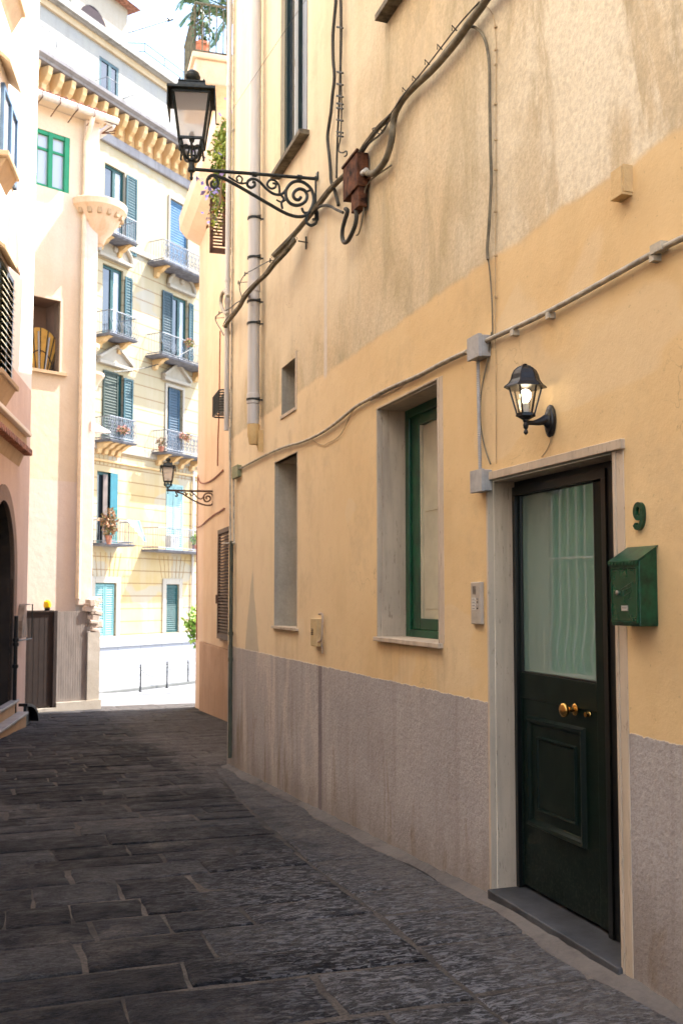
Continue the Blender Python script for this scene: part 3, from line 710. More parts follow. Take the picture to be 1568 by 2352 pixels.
T.tube(pth, [.0105 if i % 2 else .0085 for i in range(len(pth))], 10)
fm_thing(T, 'corrugated_hose', M['grey_plastic'], 'grey corrugated hose between the two junction boxes', 'hose')
# downpipe
s0 = FM.uv(586, 600, .08)[0]; zt_ = 12.3; zb_ = FM.uv(583, 975, .08)[1]
r_, o = fm_root('drain_pipe', s0, zb_, 'thick pale grey drain pipe running down the yellow wall by the far corner', 'drain pipe')
m = MB().tube([(s0, -.09, zb_), (s0, -.09, zt_)], .060, 20)
for v in (497, 668, 925): 
    z_ = FM.uv(586, v, .09)[1]; m.lathe([(.062,0),(.066,.005),(.066,.10),(.062,.105)], (s0, -.09, z_), 20)
m.build('pipe', M['zinc'], r_, smooth=True, org=o)
m = MB().lathe([(.058,0),(.062,-.02),(.062,-.12),(.052,-.15),(.045,-.20)], (s0, -.085, zb_), 18); m.prism([(s0+.05, zb_-.06), (s0+.055, zb_-.28), (s0-.03, zb_-.2)], -.05, -.0)
m.build('outlet', plaster('ochre_painted_pipe_end', (.66, .45, .20), (.60, .40, .18), (.4, .26, .12), .4), r_, smooth=True, org=o)
for v in (500, 590, 690, 740, 915):
    z_ = FM.uv(586, v, .09)[1]; m = MB().lathe([(.064,-.012),(.070,-.010),(.070,.010),(.064,.012)], (s0, -.09, z_), 20); m.bar((s0, -.09, z_), (s0+.02, .0, z_), .01, .016); m.bar((s0+.05, -.09, z_), (s0+.105, -.05, z_), .012, .02)
    m.build('clamp', M['iron'], r_, smooth=True, org=o)
# thin pipes at the corner
def vpipe(u, v0, v1, r, mat, name, label, off=.03, clips=()):
    x = FM.uv(u, (v0+v1)/2, off)[0]; z1 = FM.uv(u, v0, off)[1]; z0 = FM.uv(u, v1, off)[1]
    m = MB().tube([(x, -off, z0), (x, -off, z1)], r, 10)
    for v in clips: m.lathe([(r+.006,-.02),(r+.006,.02)], (x, -off, FM.uv(u, v, off)[1]), 10)
    return fm_thing(m, name, mat, label, 'pipe')
vpipe(525, -200, 985, .030, M['zinc'], 'service_pipe', 'pale vertical pipe rising on the far corner of the yellow house', .05, (200, 640, 690, 760))
vpipe(534.5, -200, 1100, .010, M['tube'], 'service_pipe', 'thin cream pipe just right of the pale corner pipe', .02, (300, 620))
vpipe(530, 1243, 1742, .022, M['green_grey'] if 'green_grey' in M else plain('grey_green_painted_pipe', (.085, .09, .06), .6, .1, .3, 10, .2), 'service_pipe', 'dark green gas pipe standing on the paving at the far corner', .04, (1455, 1515))
T = MB(); T.tube(wp([(530,1245),(529,1160),(528,1000),(527,985)], .035), .012, 8); T.tube(wp([(512,1249),(536,1247),(537.5,1241),(537,1160),(537,1100)], .03), .011, 8)
fm_thing(T, 'service_pipe', M['tube'], 'cream bent pipe joining the small box to the green gas pipe', 'pipe')
jb = jbox(533, 545, 1074, 1100, .05, 'small greenish junction box at the far end of the sagging conduit', plain('greenish_box', (.25, .26, .15), .6, 0, .2, 10, .2))
T = MB(); T.tube(wp([(524,680),(516,668),(509,680),(508,700),(514,715),(522,722)], .12), .022, 8); fm_thing(T, 'hose_loop', M['tube'], 'short pale looped hose bulging beside the corner pipe', 'hose')
# small utility box with a rusty bent pipe
x0, z0 = FM.uv(713, 1483, .05); x1, z1 = FM.uv(728, 1420, .05)
r_, o = fm_root('utility_box', x0, z0, 'small cream utility box with a bent pipe above the grey dado', 'utility box')
m = MB().box(x0, x1, -.05, 0, z0, z0+.22); m.build('body', plaster('box_paint', (.6, .45, .24), (.55, .4, .2), (.25, .15, .08), .5), r_, bevel=.006, org=o)
m = MB(); 
for k in range(4): m.box(x0+.02, x0+.07, -.054, -.0505, z0+.09+k*.014, z0+.096+k*.014)
m.build('grille', M['iron'], r_, org=o)
m = MB().tube(wp([(729,1475),(738,1468),(740,1440),(740,1412),(733,1410)], .04), .010, 8); m.tube(wp([(738,1470),(740,1500)], .012), .006, 6)
m.build('pipe', plaster('painted_pipe', (.5,.38,.26),(.4,.3,.22),(.2,.12,.08),.5), r_, smooth=True, org=o)
# intercom
x0, z1 = FM.uv(1080, 1337, .022); x1, _ = FM.uv(1102, 1337, .022); z0 = FM.uv(1080, 1433, .022)[1]
r_, o = fm_root('intercom', (x0+x1)/2, z0, 'slim ivory door intercom panel left of the green door', 'intercom')
m = MB().box(x0, x1, -.022, 0, z0, z1); m.build('panel', M['ivory'], r_, bevel=.004, org=o)
W_ = x1-x0; Hh = z1-z0
m = MB()
for k in range(7): m.box(x0+W_*.22, x0+W_*.55, -.0235, -.0222, z1-Hh*(.12+.028*k), z1-Hh*(.107+.028*k))
m.build('speaker_slots', M['ink'], r_, org=o)
for k in range(4):
    zz = z1-Hh*(.40+.075*k)
    n_ = MB().box(x0+W_*.12, x0+W_*.52, -.0236, -.0222, zz-.008, zz+.006); n_.build('name_plate', M['white'], r_, org=o)
    t_ = MB().box(x0+W_*.18, x0+W_*.44, -.0242, -.0237, zz-.003, zz-.0005); t_.build('name_writing', M['ink'], r_, org=o)
    b2 = MB().lathe([(.004,0),(.004,.004),(.001,.005)], (x0+W_*.72, -.0221, zz), 10, mY); b2.build('button', M['black' if k % 2 else 'steel'], r_, org=o)
MB().box(x0+W_*.12, x0+W_*.62, -.0238, -.0222, z1-Hh*.83, z1-Hh*.72).build('lower_plate', M['ivory'], r_, org=o)
# ---- number 9 ----
cx_, cz_ = FM.uv(1465, 1176, .012); 
ring = [(cx_+.0235*math.cos(t), -.012, cz_+.003+.0275*math.sin(t)) for t in [k*2*math.pi/28 for k in range(28)]]
def stroke(mb, path, w, y0, y1):
    P = [Vector((p[0], p[2])) for p in path]; n = len(P); L = []; Rr = []
    for i in range(n):
        t = (P[min(i+1, n-1)]-P[max(i-1, 0)]).normalized(); nn = Vector((-t.y, t.x)); L.append(P[i]+nn*w/2); Rr.append(P[i]-nn*w/2)
    for i in range(n-1):
        q = [L[i], L[i+1], Rr[i+1], Rr[i]]
        mb.add([(p.x, y0, p.y) for p in q]+[(p.x, y1, p.y) for p in q], [(0,1,2,3),(4,7,6,5),(0,4,5,1),(2,6,7,3)]+([(0,3,7,4)] if i == 0 else [])+([(1,5,6,2)] if i == n-2 else []))
nb = MB(); stroke(nb, ring+[ring[0], ring[1]], .019, -.016, -.001)
tail = smooth_path([(cx_+.0235, 0, cz_+.006), (cx_+.0240, 0, cz_-.020), (cx_+.018, 0, cz_-.046), (cx_+.002, 0, cz_-.062), (cx_-.016, 0, cz_-.060), (cx_-.027, 0, cz_-.047)], 6)
stroke(nb, tail, .019, -.0161, -.0009)
fm_thing(nb, 'house_number', M['mailbox'], 'raised green house number 9 above the mailbox', 'house number', smooth=False)
# ---- mailbox ----
yb = FM.uv(1504, 1400, 0)[0]; dep = .085
x1 = FM.uv(1469, 1437, dep)[0]; x0 = FM.uv(1404, 1437, dep)[0]; z0 = FM.uv(1404, 1436, dep)[1]; zf = FM.uv(1404, 1290, dep)[1]; zbk = FM.uv(1504, 1253, 0)[1]
print('mailbox', x0, x1, yb, z0, zf, zbk)
r_, o = fm_root('mailbox', (x0+x1)/2, z0, 'dark green metal mailbox with sloping lid right of the door', 'mailbox')
m = MB().loft([[(x0, -dep, z0), (x0, -.002, z0), (x0, -.002, zbk-.006), (x0, -dep, zf-.004)], [(x1, -dep, z0), (x1, -.002, z0), (x1, -.002, zbk-.006), (x1, -dep, zf-.004)]])
m.build('body', M['mailbox'], r_, bevel=.003, org=o)
# lid with folded scalloped front lip
m = MB(); e = .006
m.loft([[(x0-e, -dep-.010, zf-.004), (x0-e, -.001, zbk-.003), (x0-e, -.001, zbk+.001), (x0-e, -dep-.010, zf+.000)], [(x1+e, -dep-.010, zf-.004), (x1+e, -.001, zbk-.003), (x1+e, -.001, zbk+.001), (x1+e, -dep-.010, zf)]])
n_ = 9; 
for k in range(n_):
    xa = x0-e+(x1-x0+2*e)*k/n_; xb = x0-e+(x1-x0+2*e)*(k+1)/n_; xm = (xa+xb)/2
    m.prism([(xa+.001, zf-.003), (xb-.001, zf-.003), (xb-.004, zf-.014), (xm, zf-.019), (xa+.004, zf-.014)], -dep-.012, -dep-.0095)
m.build('lid', M['mailbox'], r_, org=o)
m = MB(); xa, xb = x0+.014, x1-.012; za, zb2 = z0+.018, zf-.03
m.box(xa, xb, -dep-.004, -dep-.0003, za, zb2)
df = m.build('flap_door', plain('mailbox_door_enamel', (.010, .070, .030), .18, .1, .25, 9, .1, 40, .6), r_, bevel=.002, org=o)
m = MB(); fw = .006
m.box(xa-fw, xa-.0005, -dep-.007, -dep-.0003, za-fw, zb2+fw); m.box(xb+.0005, xb+fw, -dep-.007, -dep-.0003, za-fw, zb2+fw); m.box(xa-.0005, xb+.0005, -dep-.0069, -dep-.0003, zb2+.0005, zb2+fw); m.box(xa-.0005, xb+.0005, -dep-.0069, -dep-.0003, za-fw, za-.0005)
m.build('rim', M['mailbox'], r_, org=o)
kx, kz = FM.uv(1419.5, 1361.5, dep); MB().lathe([(.001,0),(.009,0),(.009,.005),(.006,.007),(.001,.007)], (kx, -dep-.0041, kz), 16, mY).build('keyhole', M['steel'], r_, smooth=True, org=o)
m = MB()                                          # embossed posthorn-like letter-and-arrow emblem
def fl(pts, r=.0012):
    m.tube([(FM.uv(*c6(x, y), dep)[0], -dep-.0048, FM.uv(*c6(x, y), dep)[1]) for x, y in pts], r, 5)
fl(((1272,1292),(1325,1258),(1325,1275),(1285,1300),(1272,1292))); fl(((1285,1300),(1290,1322),(1325,1300),(1300,1345),(1326,1330))); fl(((1325,1275),(1328,1300)))
m.build('emblem', plain('worn_emblem', (.03, .075, .05), .4, .3, .1, 9, 0), r_, org=o)
sx, sz = FM.uv(1436, 1398, dep); 
MB().box(sx-.022, sx+.022, -dep-.0062, -dep-.0041, sz-.009, sz+.013).build('name_holder', M['steel'], r_, org=o)
MB().box(sx-.018, sx+.017, -dep-.0070, -dep-.0063, sz-.005, sz+.009).build('name_card', M['white'], r_, org=o)
m = MB()
for k, (a_, b2) in enumerate(((-.015, -.009), (-.007, -.001), (.001, .005), (.007, .014))): m.box(sx+a_, sx+b2, -dep-.0074, -dep-.0071, sz+.001, sz+.005)
m.build('name_writing', M['ink'], r_, org=o)
# ---- wall lamp over the door ----
lxp, lzp = FM.uv(1205, 850, .135); plx, plz = FM.uv(1258, 964, .0)
S6 = .00098
zc = lambda y: FM.uv(1205, 735+y*.4791, .135)[1]
r_, o = fm_root('wall_lamp', lxp, zc(550), 'black lantern wall lamp with a lit bulb over the green door', 'wall lamp')
cyy = -.135; q6 = R(12)
m = MB(); prof = [(.098, zc(326)), (.096, zc(320)), (.078, zc(306)), (.066, zc(286)), (.060, zc(262)), (.050, zc(242)), (.034, zc(228)), (.014, zc(220)), (.002, zc(217))]
m.lathe(prof, (lxp, cyy, 0), 6, None, q6)
for k in range(6):
    a_ = q6+k*math.pi/3; m.tube([(lxp+p*math.cos(a_), cyy+p*math.sin(a_), z_) for p, z_ in prof], .0028, 6)
m.lathe([(.010,0),(.012,.004),(.006,.008),(.001,.009)], (lxp, cyy, zc(218)), 12)
m.build('roof', M['black_iron'], r_, org=o)
tw, bw = .076, .040; z1, z0 = zc(322), zc(455)
HX = lambda r_2, z_, k: (lxp+r_2*math.cos(q6+k*math.pi/3), cyy+r_2*math.sin(q6+k*math.pi/3), z_)
m = MB()
for k in range(6):
    m.bar(HX(tw, z1, k), HX(bw, z0, k), .007, .007); m.bar(HX(tw, z1, k), HX(tw, z1, k+1), .008, .008); m.bar(HX(bw, z0, k), HX(bw, z0, k+1), .009, .012)
m.build('cage', M['black_iron'], r_, org=o)
for k in range(6):
    MB().add([HX(tw, z1, k), HX(tw, z1, k+1), HX(bw, z0, k+1), HX(bw, z0, k)], [(0,1,2,3)]).build('pane', M['clear'], r_, org=o)
m = MB().lathe([(.045, z0+.002), (.046, z0-.008), (.026, z0-.018), (.016, z0-.024)], (lxp, cyy, 0), 6, None, q6)
m.lathe([(.012, zc(470)), (.014, zc(485)), (.010, zc(492)), (.013, zc(505)), (.011, zc(518)), (.006, zc(525)), (.010, zc(535)), (.011, zc(542)), (.003, zc(551))], (lxp, cyy, 0), 14)
m.build('base', M['black_iron'], r_, org=o)
MB().lathe([(.012, zc(399)), (.014, zc(404)), (.015, zc(425)), (.017, zc(428)), (.017, zc(452))], (lxp, cyy, 0), 12).build('socket', M['white'], r_, org=o)
m = MB(); zb3 = zc(358); m.lathe([(.011, zc(398)), (.016, zc(390)), (.024, zc(376)), (.0265, zb3), (.024, zb3+.012), (.014, zb3+.022), (.001, zb3+.026)], (lxp, cyy, 0), 16)
m.build('bulb', M['bulb'], r_, smooth=True, org=o)
m = MB().lathe([(.001,.0),(.056,.0),(.062,.004),(.060,.009),(.048,.012),(.046,.018),(.034,.021),(.026,.026),(.018,.034),(.001,.034)], (lxp, 0, 0), 24, Matrix.Rotation(R(90), 3, 'X'))
m = MB(); pzc = zc(478)
sc = Matrix.Diagonal((.80, 1.28, 1)); m.lathe([(.001,.0),(.052,.0),(.060,.004),(.060,.010),(.048,.014),(.044,.020),(.030,.023),(.024,.030),(.016,.040),(.001,.040)], (lxp, 0, pzc), 26, Matrix.Rotation(R(90), 3, 'X') @ sc)
m.build('wall_plate', M['black_iron'], r_, smooth=True, org=o)
m = MB().tube(smooth_path([(lxp, -.03, pzc+.006), (lxp, -.055, pzc-.004), (lxp, -.085, pzc-.012), (lxp, -.115, pzc-.014), (lxp, -.135, pzc-.012)], 5), [.024-.013*min(1, i/12) for i in range(21)], 12)
m.build('arm', M['black_iron'], r_, smooth=True, org=o)
T = MB(); T.tube(wp([c6(940,545), c6(930,590), c6(910,630), c6(890,655)], .006), .003, 5); fm_thing(T, 'lamp_wire', M['pale_wire'], 'short wire from the wall lamp plate down to the door lintel', 'wire')
# ---- rusty junction box and hanging cable loops ----
x0, z1 = FM.uv(*c3(1243, 1130), .10); x1, _ = FM.uv(*c3(1340, 1130), .10); z0 = FM.uv(*c3(1243, 1350), .10)[1]
r_, o = fm_root('cable_box', (x0+x1)/2, z0, 'rusty brown sheet metal cable box beside the lamp bracket', 'cable box')
MB().box(x0, x1, -.10, -.012, z0, z1).build('body', M['rust'], r_, bevel=.008, org=o)
m = MB().box(x0-.006, x1+.006, -.108, -.09, z1+.0005, z1+.016); m.box(x0-.01, x1+.01, -.03, -.0, z0+.04, z0+.07); m.tube([(x0+.15*(x1-x0), -.05, z1), (x0+.15*(x1-x0), -.05, z1+.05)], .006, 6); m.tube([(x1-.02, -.05, z1), (x1-.02, -.05, z1+.06)], .006, 6)
m.build('flange', M['rust'], r_, org=o)
MB().box(x0+.45*(x1-x0), x1-.01, -.085, -.02, z0-.14, z0-.0005).build('gland', M['rust'], r_, bevel=.006, org=o)
cx_, cz_ = FM.uv(*c3(1385, 1150), .06); MB().tube([(cx_-.05, -.06, cz_+.005), (cx_+.05, -.06, cz_-.008)], .020, 12).build('sleeve', M['white'], r_, smooth=True, org=o)
T = MB(); T.tube(wp(P3((1330,1400),(1335,1450),(1325,1510),(1300,1570),(1275,1612),(1252,1618),(1240,1580),(1245,1520),(1262,1460),(1275,1410),(1262,1395)), .07), .016, 10)
fm_thing(T, 'cable_loop', M['dark_cable'], 'thick dark cable loop hanging under the rusty box', 'cable')
T = MB(); T.tube(wp(P3((1568,1105),(1500,1150),(1440,1195),(1400,1250),(1385,1320),(1383,1400),(1370,1490),(1350,1560),(1335,1572)), .04), .006, 6)
fm_thing(T, 'cable', M['cable'], 'thin cable curling past the right side of the rusty box', 'cable')
T = MB(); q = FM.uv(*c4(950, 470), .16); w_ = FM.uv(*c4(1008, 480), .0); T.tube([(q[0], -.16, q[1]), (w_[0], 0, w_[1])], .006, 6); T.tube([(w_[0], -.012, w_[1]+.05), (w_[0], -.012, w_[1]-.06)], .008, 6)
fm_thing(T, 'wall_hook', M['iron'], 'small iron peg sticking out of the wall under the lamp bracket', 'hook')
T = MB(); T.tube([FM.w(*( (lambda q: (q[0], -.15, q[1]))(FM.uv(705, -5, .15)) )), FM.w(*( (lambda q: (q[0], -.15, q[1]))(FM.uv(535, 250, .15)) ))], .002, 4)
o_ = T.build('wire', M['dark_cable'], None, org=tuple(FM.w(-9, -.15, 5))); tag(o_, 'very thin wire slanting across the tall green window', 'wire')

# ---------------- street lanterns ----------------
def lantern(root, o, c, sc, rz, mat_i, mat_g):
    """c: point where the stem meets the arm; sc metres per model unit"""
    m3 = Matrix.Rotation(rz, 3, 'Z') @ Matrix.Diagonal((sc, sc, sc)); c = Vector(c)
    def P(x, y, z): return c + m3 @ Vector((x, y, z))
    def LA(prof, seg=18, rot=0):
        return MB().lathe(prof, c, seg, m3, rot)
    q = math.pi/4; s2 = 1.41421
    m = LA([(.010,-.06),(.012,-.03),(.03,-.02),(.034,.0),(.026,.02),(.024,.055),(.036,.065),(.036,.08),(.02,.09)])
    m.lathe([(.001,-.10),(.012,-.09),(.016,-.075),(.008,-.06)], c, 12, m3)
    m.build('stem', mat_i, root, smooth=True, org=o)
    # openwork crown
    m = MB(); zb_ = .26
    for k in range(4):
        a_ = k*math.pi/2+q
        f = lambda r_, z: P(r_*math.cos(a_), r_*math.sin(a_), z)
        m.tube(smooth_path([f(.02,.07), f(.06,.085), f(.085,.115), f(.10,.17), f(.118,.225)], 4), .011*sc, 6)
        m.tube(smooth_path([f(.118,.225), f(.128,.17), f(.135,.125), f(.128,.12)], 4), .009*sc, 6)
        a2 = k*math.pi/2; g_ = lambda r_, z: P(r_*math.cos(a2), r_*math.sin(a2), z)
        m.tube(smooth_path([g_(.02,.07), g_(.03,.13), g_(.02,.18), g_(.045,.21), g_(.075,.19), g_(.06,.16)], 4), .008*sc, 6)
        m.tube([f(.128,.16), P(.128*math.cos(a_+math.pi/2), .128*math.sin(a_+math.pi/2), .16)], .006*sc, 5)
    m.tube([P(0,0,.05), P(0,0,.22)], .010*sc, 6)
    m.build('crown', mat_i, root, org=o)
    bw, tw, z0, z1 = .098, .150, .228, .60
    m = MB()
    for sx_, sy_ in ((1,1),(1,-1),(-1,1),(-1,-1)): m.bar(P(sx_*bw, sy_*bw, z0-.02), P(sx_*tw, sy_*tw, z1), .017*sc, .017*sc)
    for w_, z_, t in ((bw, z0, .02), (tw, z1, .02)):
        for (a_, b2) in (((-1,-1),(1,-1)),((1,-1),(1,1)),((1,1),(-1,1)),((-1,1),(-1,-1))): m.bar(P(a_[0]*w_, a_[1]*w_, z_), P(b2[0]*w_, b2[1]*w_, z_), t*sc, t*sc)
    m.build('cage', mat_i, root, org=o)
    for (a_, b2) in (((-1,-1),(1,-1)),((1,-1),(1,1)),((1,1),(-1,1)),((-1,1),(-1,-1))):
        MB().add([P(a_[0]*bw, a_[1]*bw, z0), P(b2[0]*bw, b2[1]*bw, z0), P(b2[0]*tw, b2[1]*tw, z1), P(a_[0]*tw, a_[1]*tw, z1)], [(0,1,2,3)]).build('glass', mat_g, root, org=o)
    LA([(.018,.235),(.026,.26),(.022,.30),(.012,.32)]).build('lamp_holder', mat_i, root, org=o)
    m = LA([(.145*s2,.605),(.198*s2,.612),(.198*s2,.632),(.13*s2,.640),(.122*s2,.66),(.110*s2,.70),(.105*s2,.705),(.112*s2,.708),(.112*s2,.716),(.05*s2,.722)], 4, q)
    for sx_ in (-1, 1):
        p = [P(sx_*.198, -.17, .615), P(sx_*.198, .17, .615), P(sx_*.200, .17, .475), P(sx_*.200, -.17, .475)]; p2 = [v_ + (m3 @ Vector((-sx_*.008, 0, 0))) for v_ in p]
        m.add(p+p2, [(0,1,2,3),(4,7,6,5),(0,4,5,1),(1,5,6,2),(2,6,7,3),(3,7,4,0)])
    for sx_, sy_ in ((1,1),(1,-1),(-1,1),(-1,-1)):
        m.lathe([(.008,0),(.009,.01),(.003,.022)], P(sx_*.165, sy_*.165, .632), 6, m3); m.lathe([(.008,0),(.009,.01),(.003,.022)], P(sx_*.10, sy_*.10, .714), 6, m3)
    m.build('roof', mat_i, root, org=o)
    m = LA([(.05,.715),(.044,.735),(.040,.755),(.052,.765),(.066,.785),(.068,.800),(.060,.806),(.056,.83),(.036,.848),(.002,.856)], 20)
    m.build('finial', mat_i, root, smooth=True, org=o)
# first lamp: plane perpendicular to the wall through the bracket
s_at = FM.uv(730, 520, .0)[0]
BY = -s_at
def bp(x, y):                                      # crop pixel -> point in the vertical plane y = BY (world) -> FM local
    r = ray(*c3(x, y)); t = BY/r.y; p = r*t; return (s_at, p.x-WX, p.z)
r_, o = fm_root('street_lamp', s_at, bp(1040,1430)[2], 'large old street lantern on a scrolled iron bracket from the yellow wall', 'street lamp')
hub = bp(235, 1130)
print('lamp hub', hub, BY)
m = MB(); m.tube([hub, bp(640,1160), (s_at, -.0, bp(1075,1195)[2])], .014, 10)
for x, y in ((655,1165),(955,1185)): 
    p = Vector(bp(x, y)); m.tube([p+Vector((0,-.02,0)), p+Vector((0,.02,0))], .021, 10)
m.build('arm', M['iron'], r_, smooth=True, org=o)
def curl(pts, r, n=5): m.tube(smooth_path([bp(x, y) for x, y in pts], n), r*1.22, 7)
m = MB()
curl(((378,1210),(366,1222),(366,1240),(385,1255),(405,1245),(412,1222),(400,1190),(372,1176),(346,1190),(338,1215),(345,1242)), .009)
curl(((345,1195),(370,1172),(440,1188),(540,1240),(640,1298),(760,1368),(870,1428),(950,1448),(1005,1432),(1040,1380),(1050,1320),(1030,1260),(975,1216),(915,1215),(872,1258),(865,1312),(890,1356),(940,1372),(990,1350),(1006,1310),(990,1274),(955,1262),(925,1278),(914,1305),(926,1330),(950,1334),(966,1316)), .0115)
curl(((870,1262),(835,1298),(785,1296),(735,1262),(690,1215),(650,1195),(615,1207),(607,1236),(630,1254),(655,1242),(656,1220),(640,1214)), .0095)
curl(((822,1290),(818,1240),(790,1205),(755,1205),(740,1236),(766,1260),(795,1250),(796,1228),(776,1224)), .008)
curl(((602,1222),(560,1225),(512,1200),(480,1180)), .007); curl(((562,1226),(574,1195),(552,1174),(535,1192),(546,1208)), .006)
curl(((830,1300),(850,1330),(835,1355),(842,1395)), .008); curl(((800,1335),(835,1350),(865,1335)), .006)
curl(((1010,1430),(1000,1480),(1028,1506),(1062,1492),(1064,1466),(1042,1468)), .010)
curl(((1005,1280),(1025,1270),(1035,1262)), .008); curl(((970,1390),(985,1420),(1020,1420)), .009)
m.build('scrolls', M['iron'], r_, smooth=True, org=o)
m = MB(); zt_ = bp(1075,1180)[2]; zl = bp(1045,1440)[2]
m.tube([(s_at, -.02, zt_+.0), (s_at, -.02, zl-.02)], .009, 8); m.box(s_at-.022, s_at+.022, -.012, 0, zt_-.03, zt_+.035); m.box(s_at-.022, s_at+.022, -.012, 0, zl-.04, zl+.04)
m.build('wall_bar', M['iron'], r_, org=o)
lantern(r_, o, hub, .95, R(77), M['iron'], M['frost'])
T = MB(); T.tube(wp([(q_[0], q_[1]) for q_ in P3((1040,1425),(1090,1380),(1150,1375),(1200,1400),(1245,1420))], .05), .011, 8)
fm_thing(T, 'lamp_cable', M['dark_cable'], 'short cable linking the lamp bracket to the rusty box', 'cable')
# ================= PEACH HOUSE (right, far) =================
M['peach'] = plaster('peach_stucco', (.74, .54, .38), (.80, .61, .44), (.62, .42, .27), .45, .3)
M['peach_low'] = plaster('soiled_peach_base', (.46, .29, .18), (.55, .36, .24), (.32, .20, .13), .6, .4)
M['brown_wood'] = plain('brown_shutter_wood', (.085, .038, .022), .6, 0, .3, 8, .2)
PH = FR.root('peach_house', 'peach plastered house beyond the yellow one, with roof terrace balcony', 'house')
g0 = gz(18)-.6
m = MB().wall(-.0, 14, -2.9, 8.1, [], 0); m.add([(0,0,-2.9),(0,0,8.1),(0,9,8.1),(0,9,-2.9)], [(0,1,2,3)]); m.add([(0,0,8.1),(14,0,8.1),(14,9,8.1),(0,9,8.1)], [(0,1,2,3)])
m.build('wall', M['peach'], PH)
m = MB().box(.95, 14, -.05, .0, -2.9, -.95); m.build('plinth', M['peach_low'], PH, bevel=.01)
m = MB().box(1.25, 14, -.03, -.0, -.94, 8.0); m.build('wall_skin', plaster('orange_peach_stucco', (.74, .52, .33), (.80, .60, .40), (.60, .40, .24), .5, .3), PH)
m = MB(); m.loft([[(-.0-.02, 0, 7.95), (-.02, -.30, 8.10), (-.02, -.45, 8.28), (-.02, -.47, 8.55), (-.02, 0, 8.62)], [(5.2, 0, 7.95), (5.2, -.30, 8.10), (5.2, -.45, 8.28), (5.2, -.47, 8.55), (5.2, 0, 8.62)]])
m.build('cornice', M['peach'], PH)
# upper storey set back and terrace slab
m = MB(); m.box(3.4, 14, .05, 9, 8.35, 8.86); m.build('upper_wall', M['peach'], PH)
def rw(u, v, off): return FR.uv(u, v, off)
# slab: near end at world y about 17
sN = 5.0
tb = MB(); tb.box(3.4, sN, -.80, .06, 9.12, 9.56); tb.box(3.35, sN+.05, -.86, .06, 9.561, 9.67); tb.box(sN, 11, -.12, .06, 8.86, 9.22)
t_ = tb.build('balcony', plaster('terrace_soffit', (.60, .47, .34), (.54, .42, .30), (.36, .26, .16), .5, .3), PH, bevel=.02)
m = MB(); m.tube([(3.45,-.80,10.6),(sN-.02,-.80,10.6),(sN-.02,.0,10.6)], .025, 8); m.tube([(3.45,-.80,9.72),(sN-.02,-.80,9.72),(sN-.02,.0,9.72)], .018, 8)
for i in range(13): m.tube([(3.45+i*(sN-3.47)/12, -.80, 9.68), (3.45+i*(sN-3.47)/12, -.80, 10.6)], .012, 6)
for i in range(8): m.tube([(sN-.02, -.80+i*.125, 9.68), (sN-.02, -.80+i*.125, 10.6)], .012, 6)
m.tube([(sN-.02,-.2,9.33),(sN-.02,-.2,11.4)], .05, 8)
m.build('railing', plain('rusty_green_rail', (.10,.09,.05), .6, .2, .4, 8, .2), t_)
# grilles, meter, shutters
def rbox(u0, u1, v0, v1, dep, name, mat, label=None):
    x0, z1 = rw(u0, v0, dep); x1 = rw(u1, v0, dep)[0]; z0 = rw(u0, v1, dep)[1]; return x0, x1, z0, z1
x0, x1, z0, z1 = rbox(470.5, 482, 1531, 1604, .02, 0, 0)
x1 = x0+.55
m = MB().box(x0, x1, -.02, .01, z0, z1); v_ = m.build('vent', M['black'], PH)
m = MB(); 
for i in range(9): m.box(x0, x1, -.035, -.021, z0+(z1-z0)*i/9, z0+(z1-z0)*(i+.45)/9)
m.build('louvre', M['grey_plastic'], v_)
# louvred window low at the corner
def shutter(mb_f, mb_s, x0, x1, z0, z1, y0, t=.035, fr_=.07, pitch=.055):
    mb_f.box(x0, x0+fr_, y0-t, y0, z0, z1); mb_f.box(x1-fr_, x1, y0-t, y0, z0, z1); mb_f.box(x0+fr_, x1-fr_, y0-t, y0, z0, z0+fr_); mb_f.box(x0+fr_, x1-fr_, y0-t, y0, z1-fr_, z1)
    n = int((z1-z0-2*fr_)/pitch)
    for i in range(n):
        zz = z0+fr_+(i+.5)*(z1-z0-2*fr_)/n
        mb_s.add([(x0+fr_, y0-.003, zz+.024), (x1-fr_, y0-.003, zz+.024), (x1-fr_, y0-t+.004, zz-.018), (x0+fr_, y0-t+.004, zz-.018),
                  (x0+fr_, y0-.003, zz+.017), (x1-fr_, y0-.003, zz+.017), (x1-fr_, y0-t+.004, zz-.025), (x0+fr_, y0-t+.004, zz-.025)],
                 [(0,1,2,3),(4,7,6,5),(2,3,7,6),(0,4,5,1)])
sx = rw(503, 1300, .12)[0]; zt_, zb_ = rw(503, 1219, .12)[1], rw(503, 1466, .12)[1]
a, s = MB(), MB(); shutter(a, s, sx, sx+1.5, zb_, zt_, -.10, .05, .08)
sh = a.build('shutter', M['brown_wood'], PH); sh['label'] = 'brown louvred shutter standing out low at the corner'; s.build('slats', M['brown_wood'], sh)
m = MB().box(sx, sx+1.5, -.10, -.0, zb_-.05, zb_-.002); m.build('sill', M['peach'], sh)
m = MB().box(sx-.12, sx-.0, -.16, -.03, rw(500, 1386, .1)[1], rw(500, 1366, .1)[1]); m.build('lamp_block', M['rust'], PH)
# open upper shutters seen nearly edge on
for k, (u_, off) in enumerate(((500, .62), (506, .50))):
    yy = rw(u_, 500, off)[0]
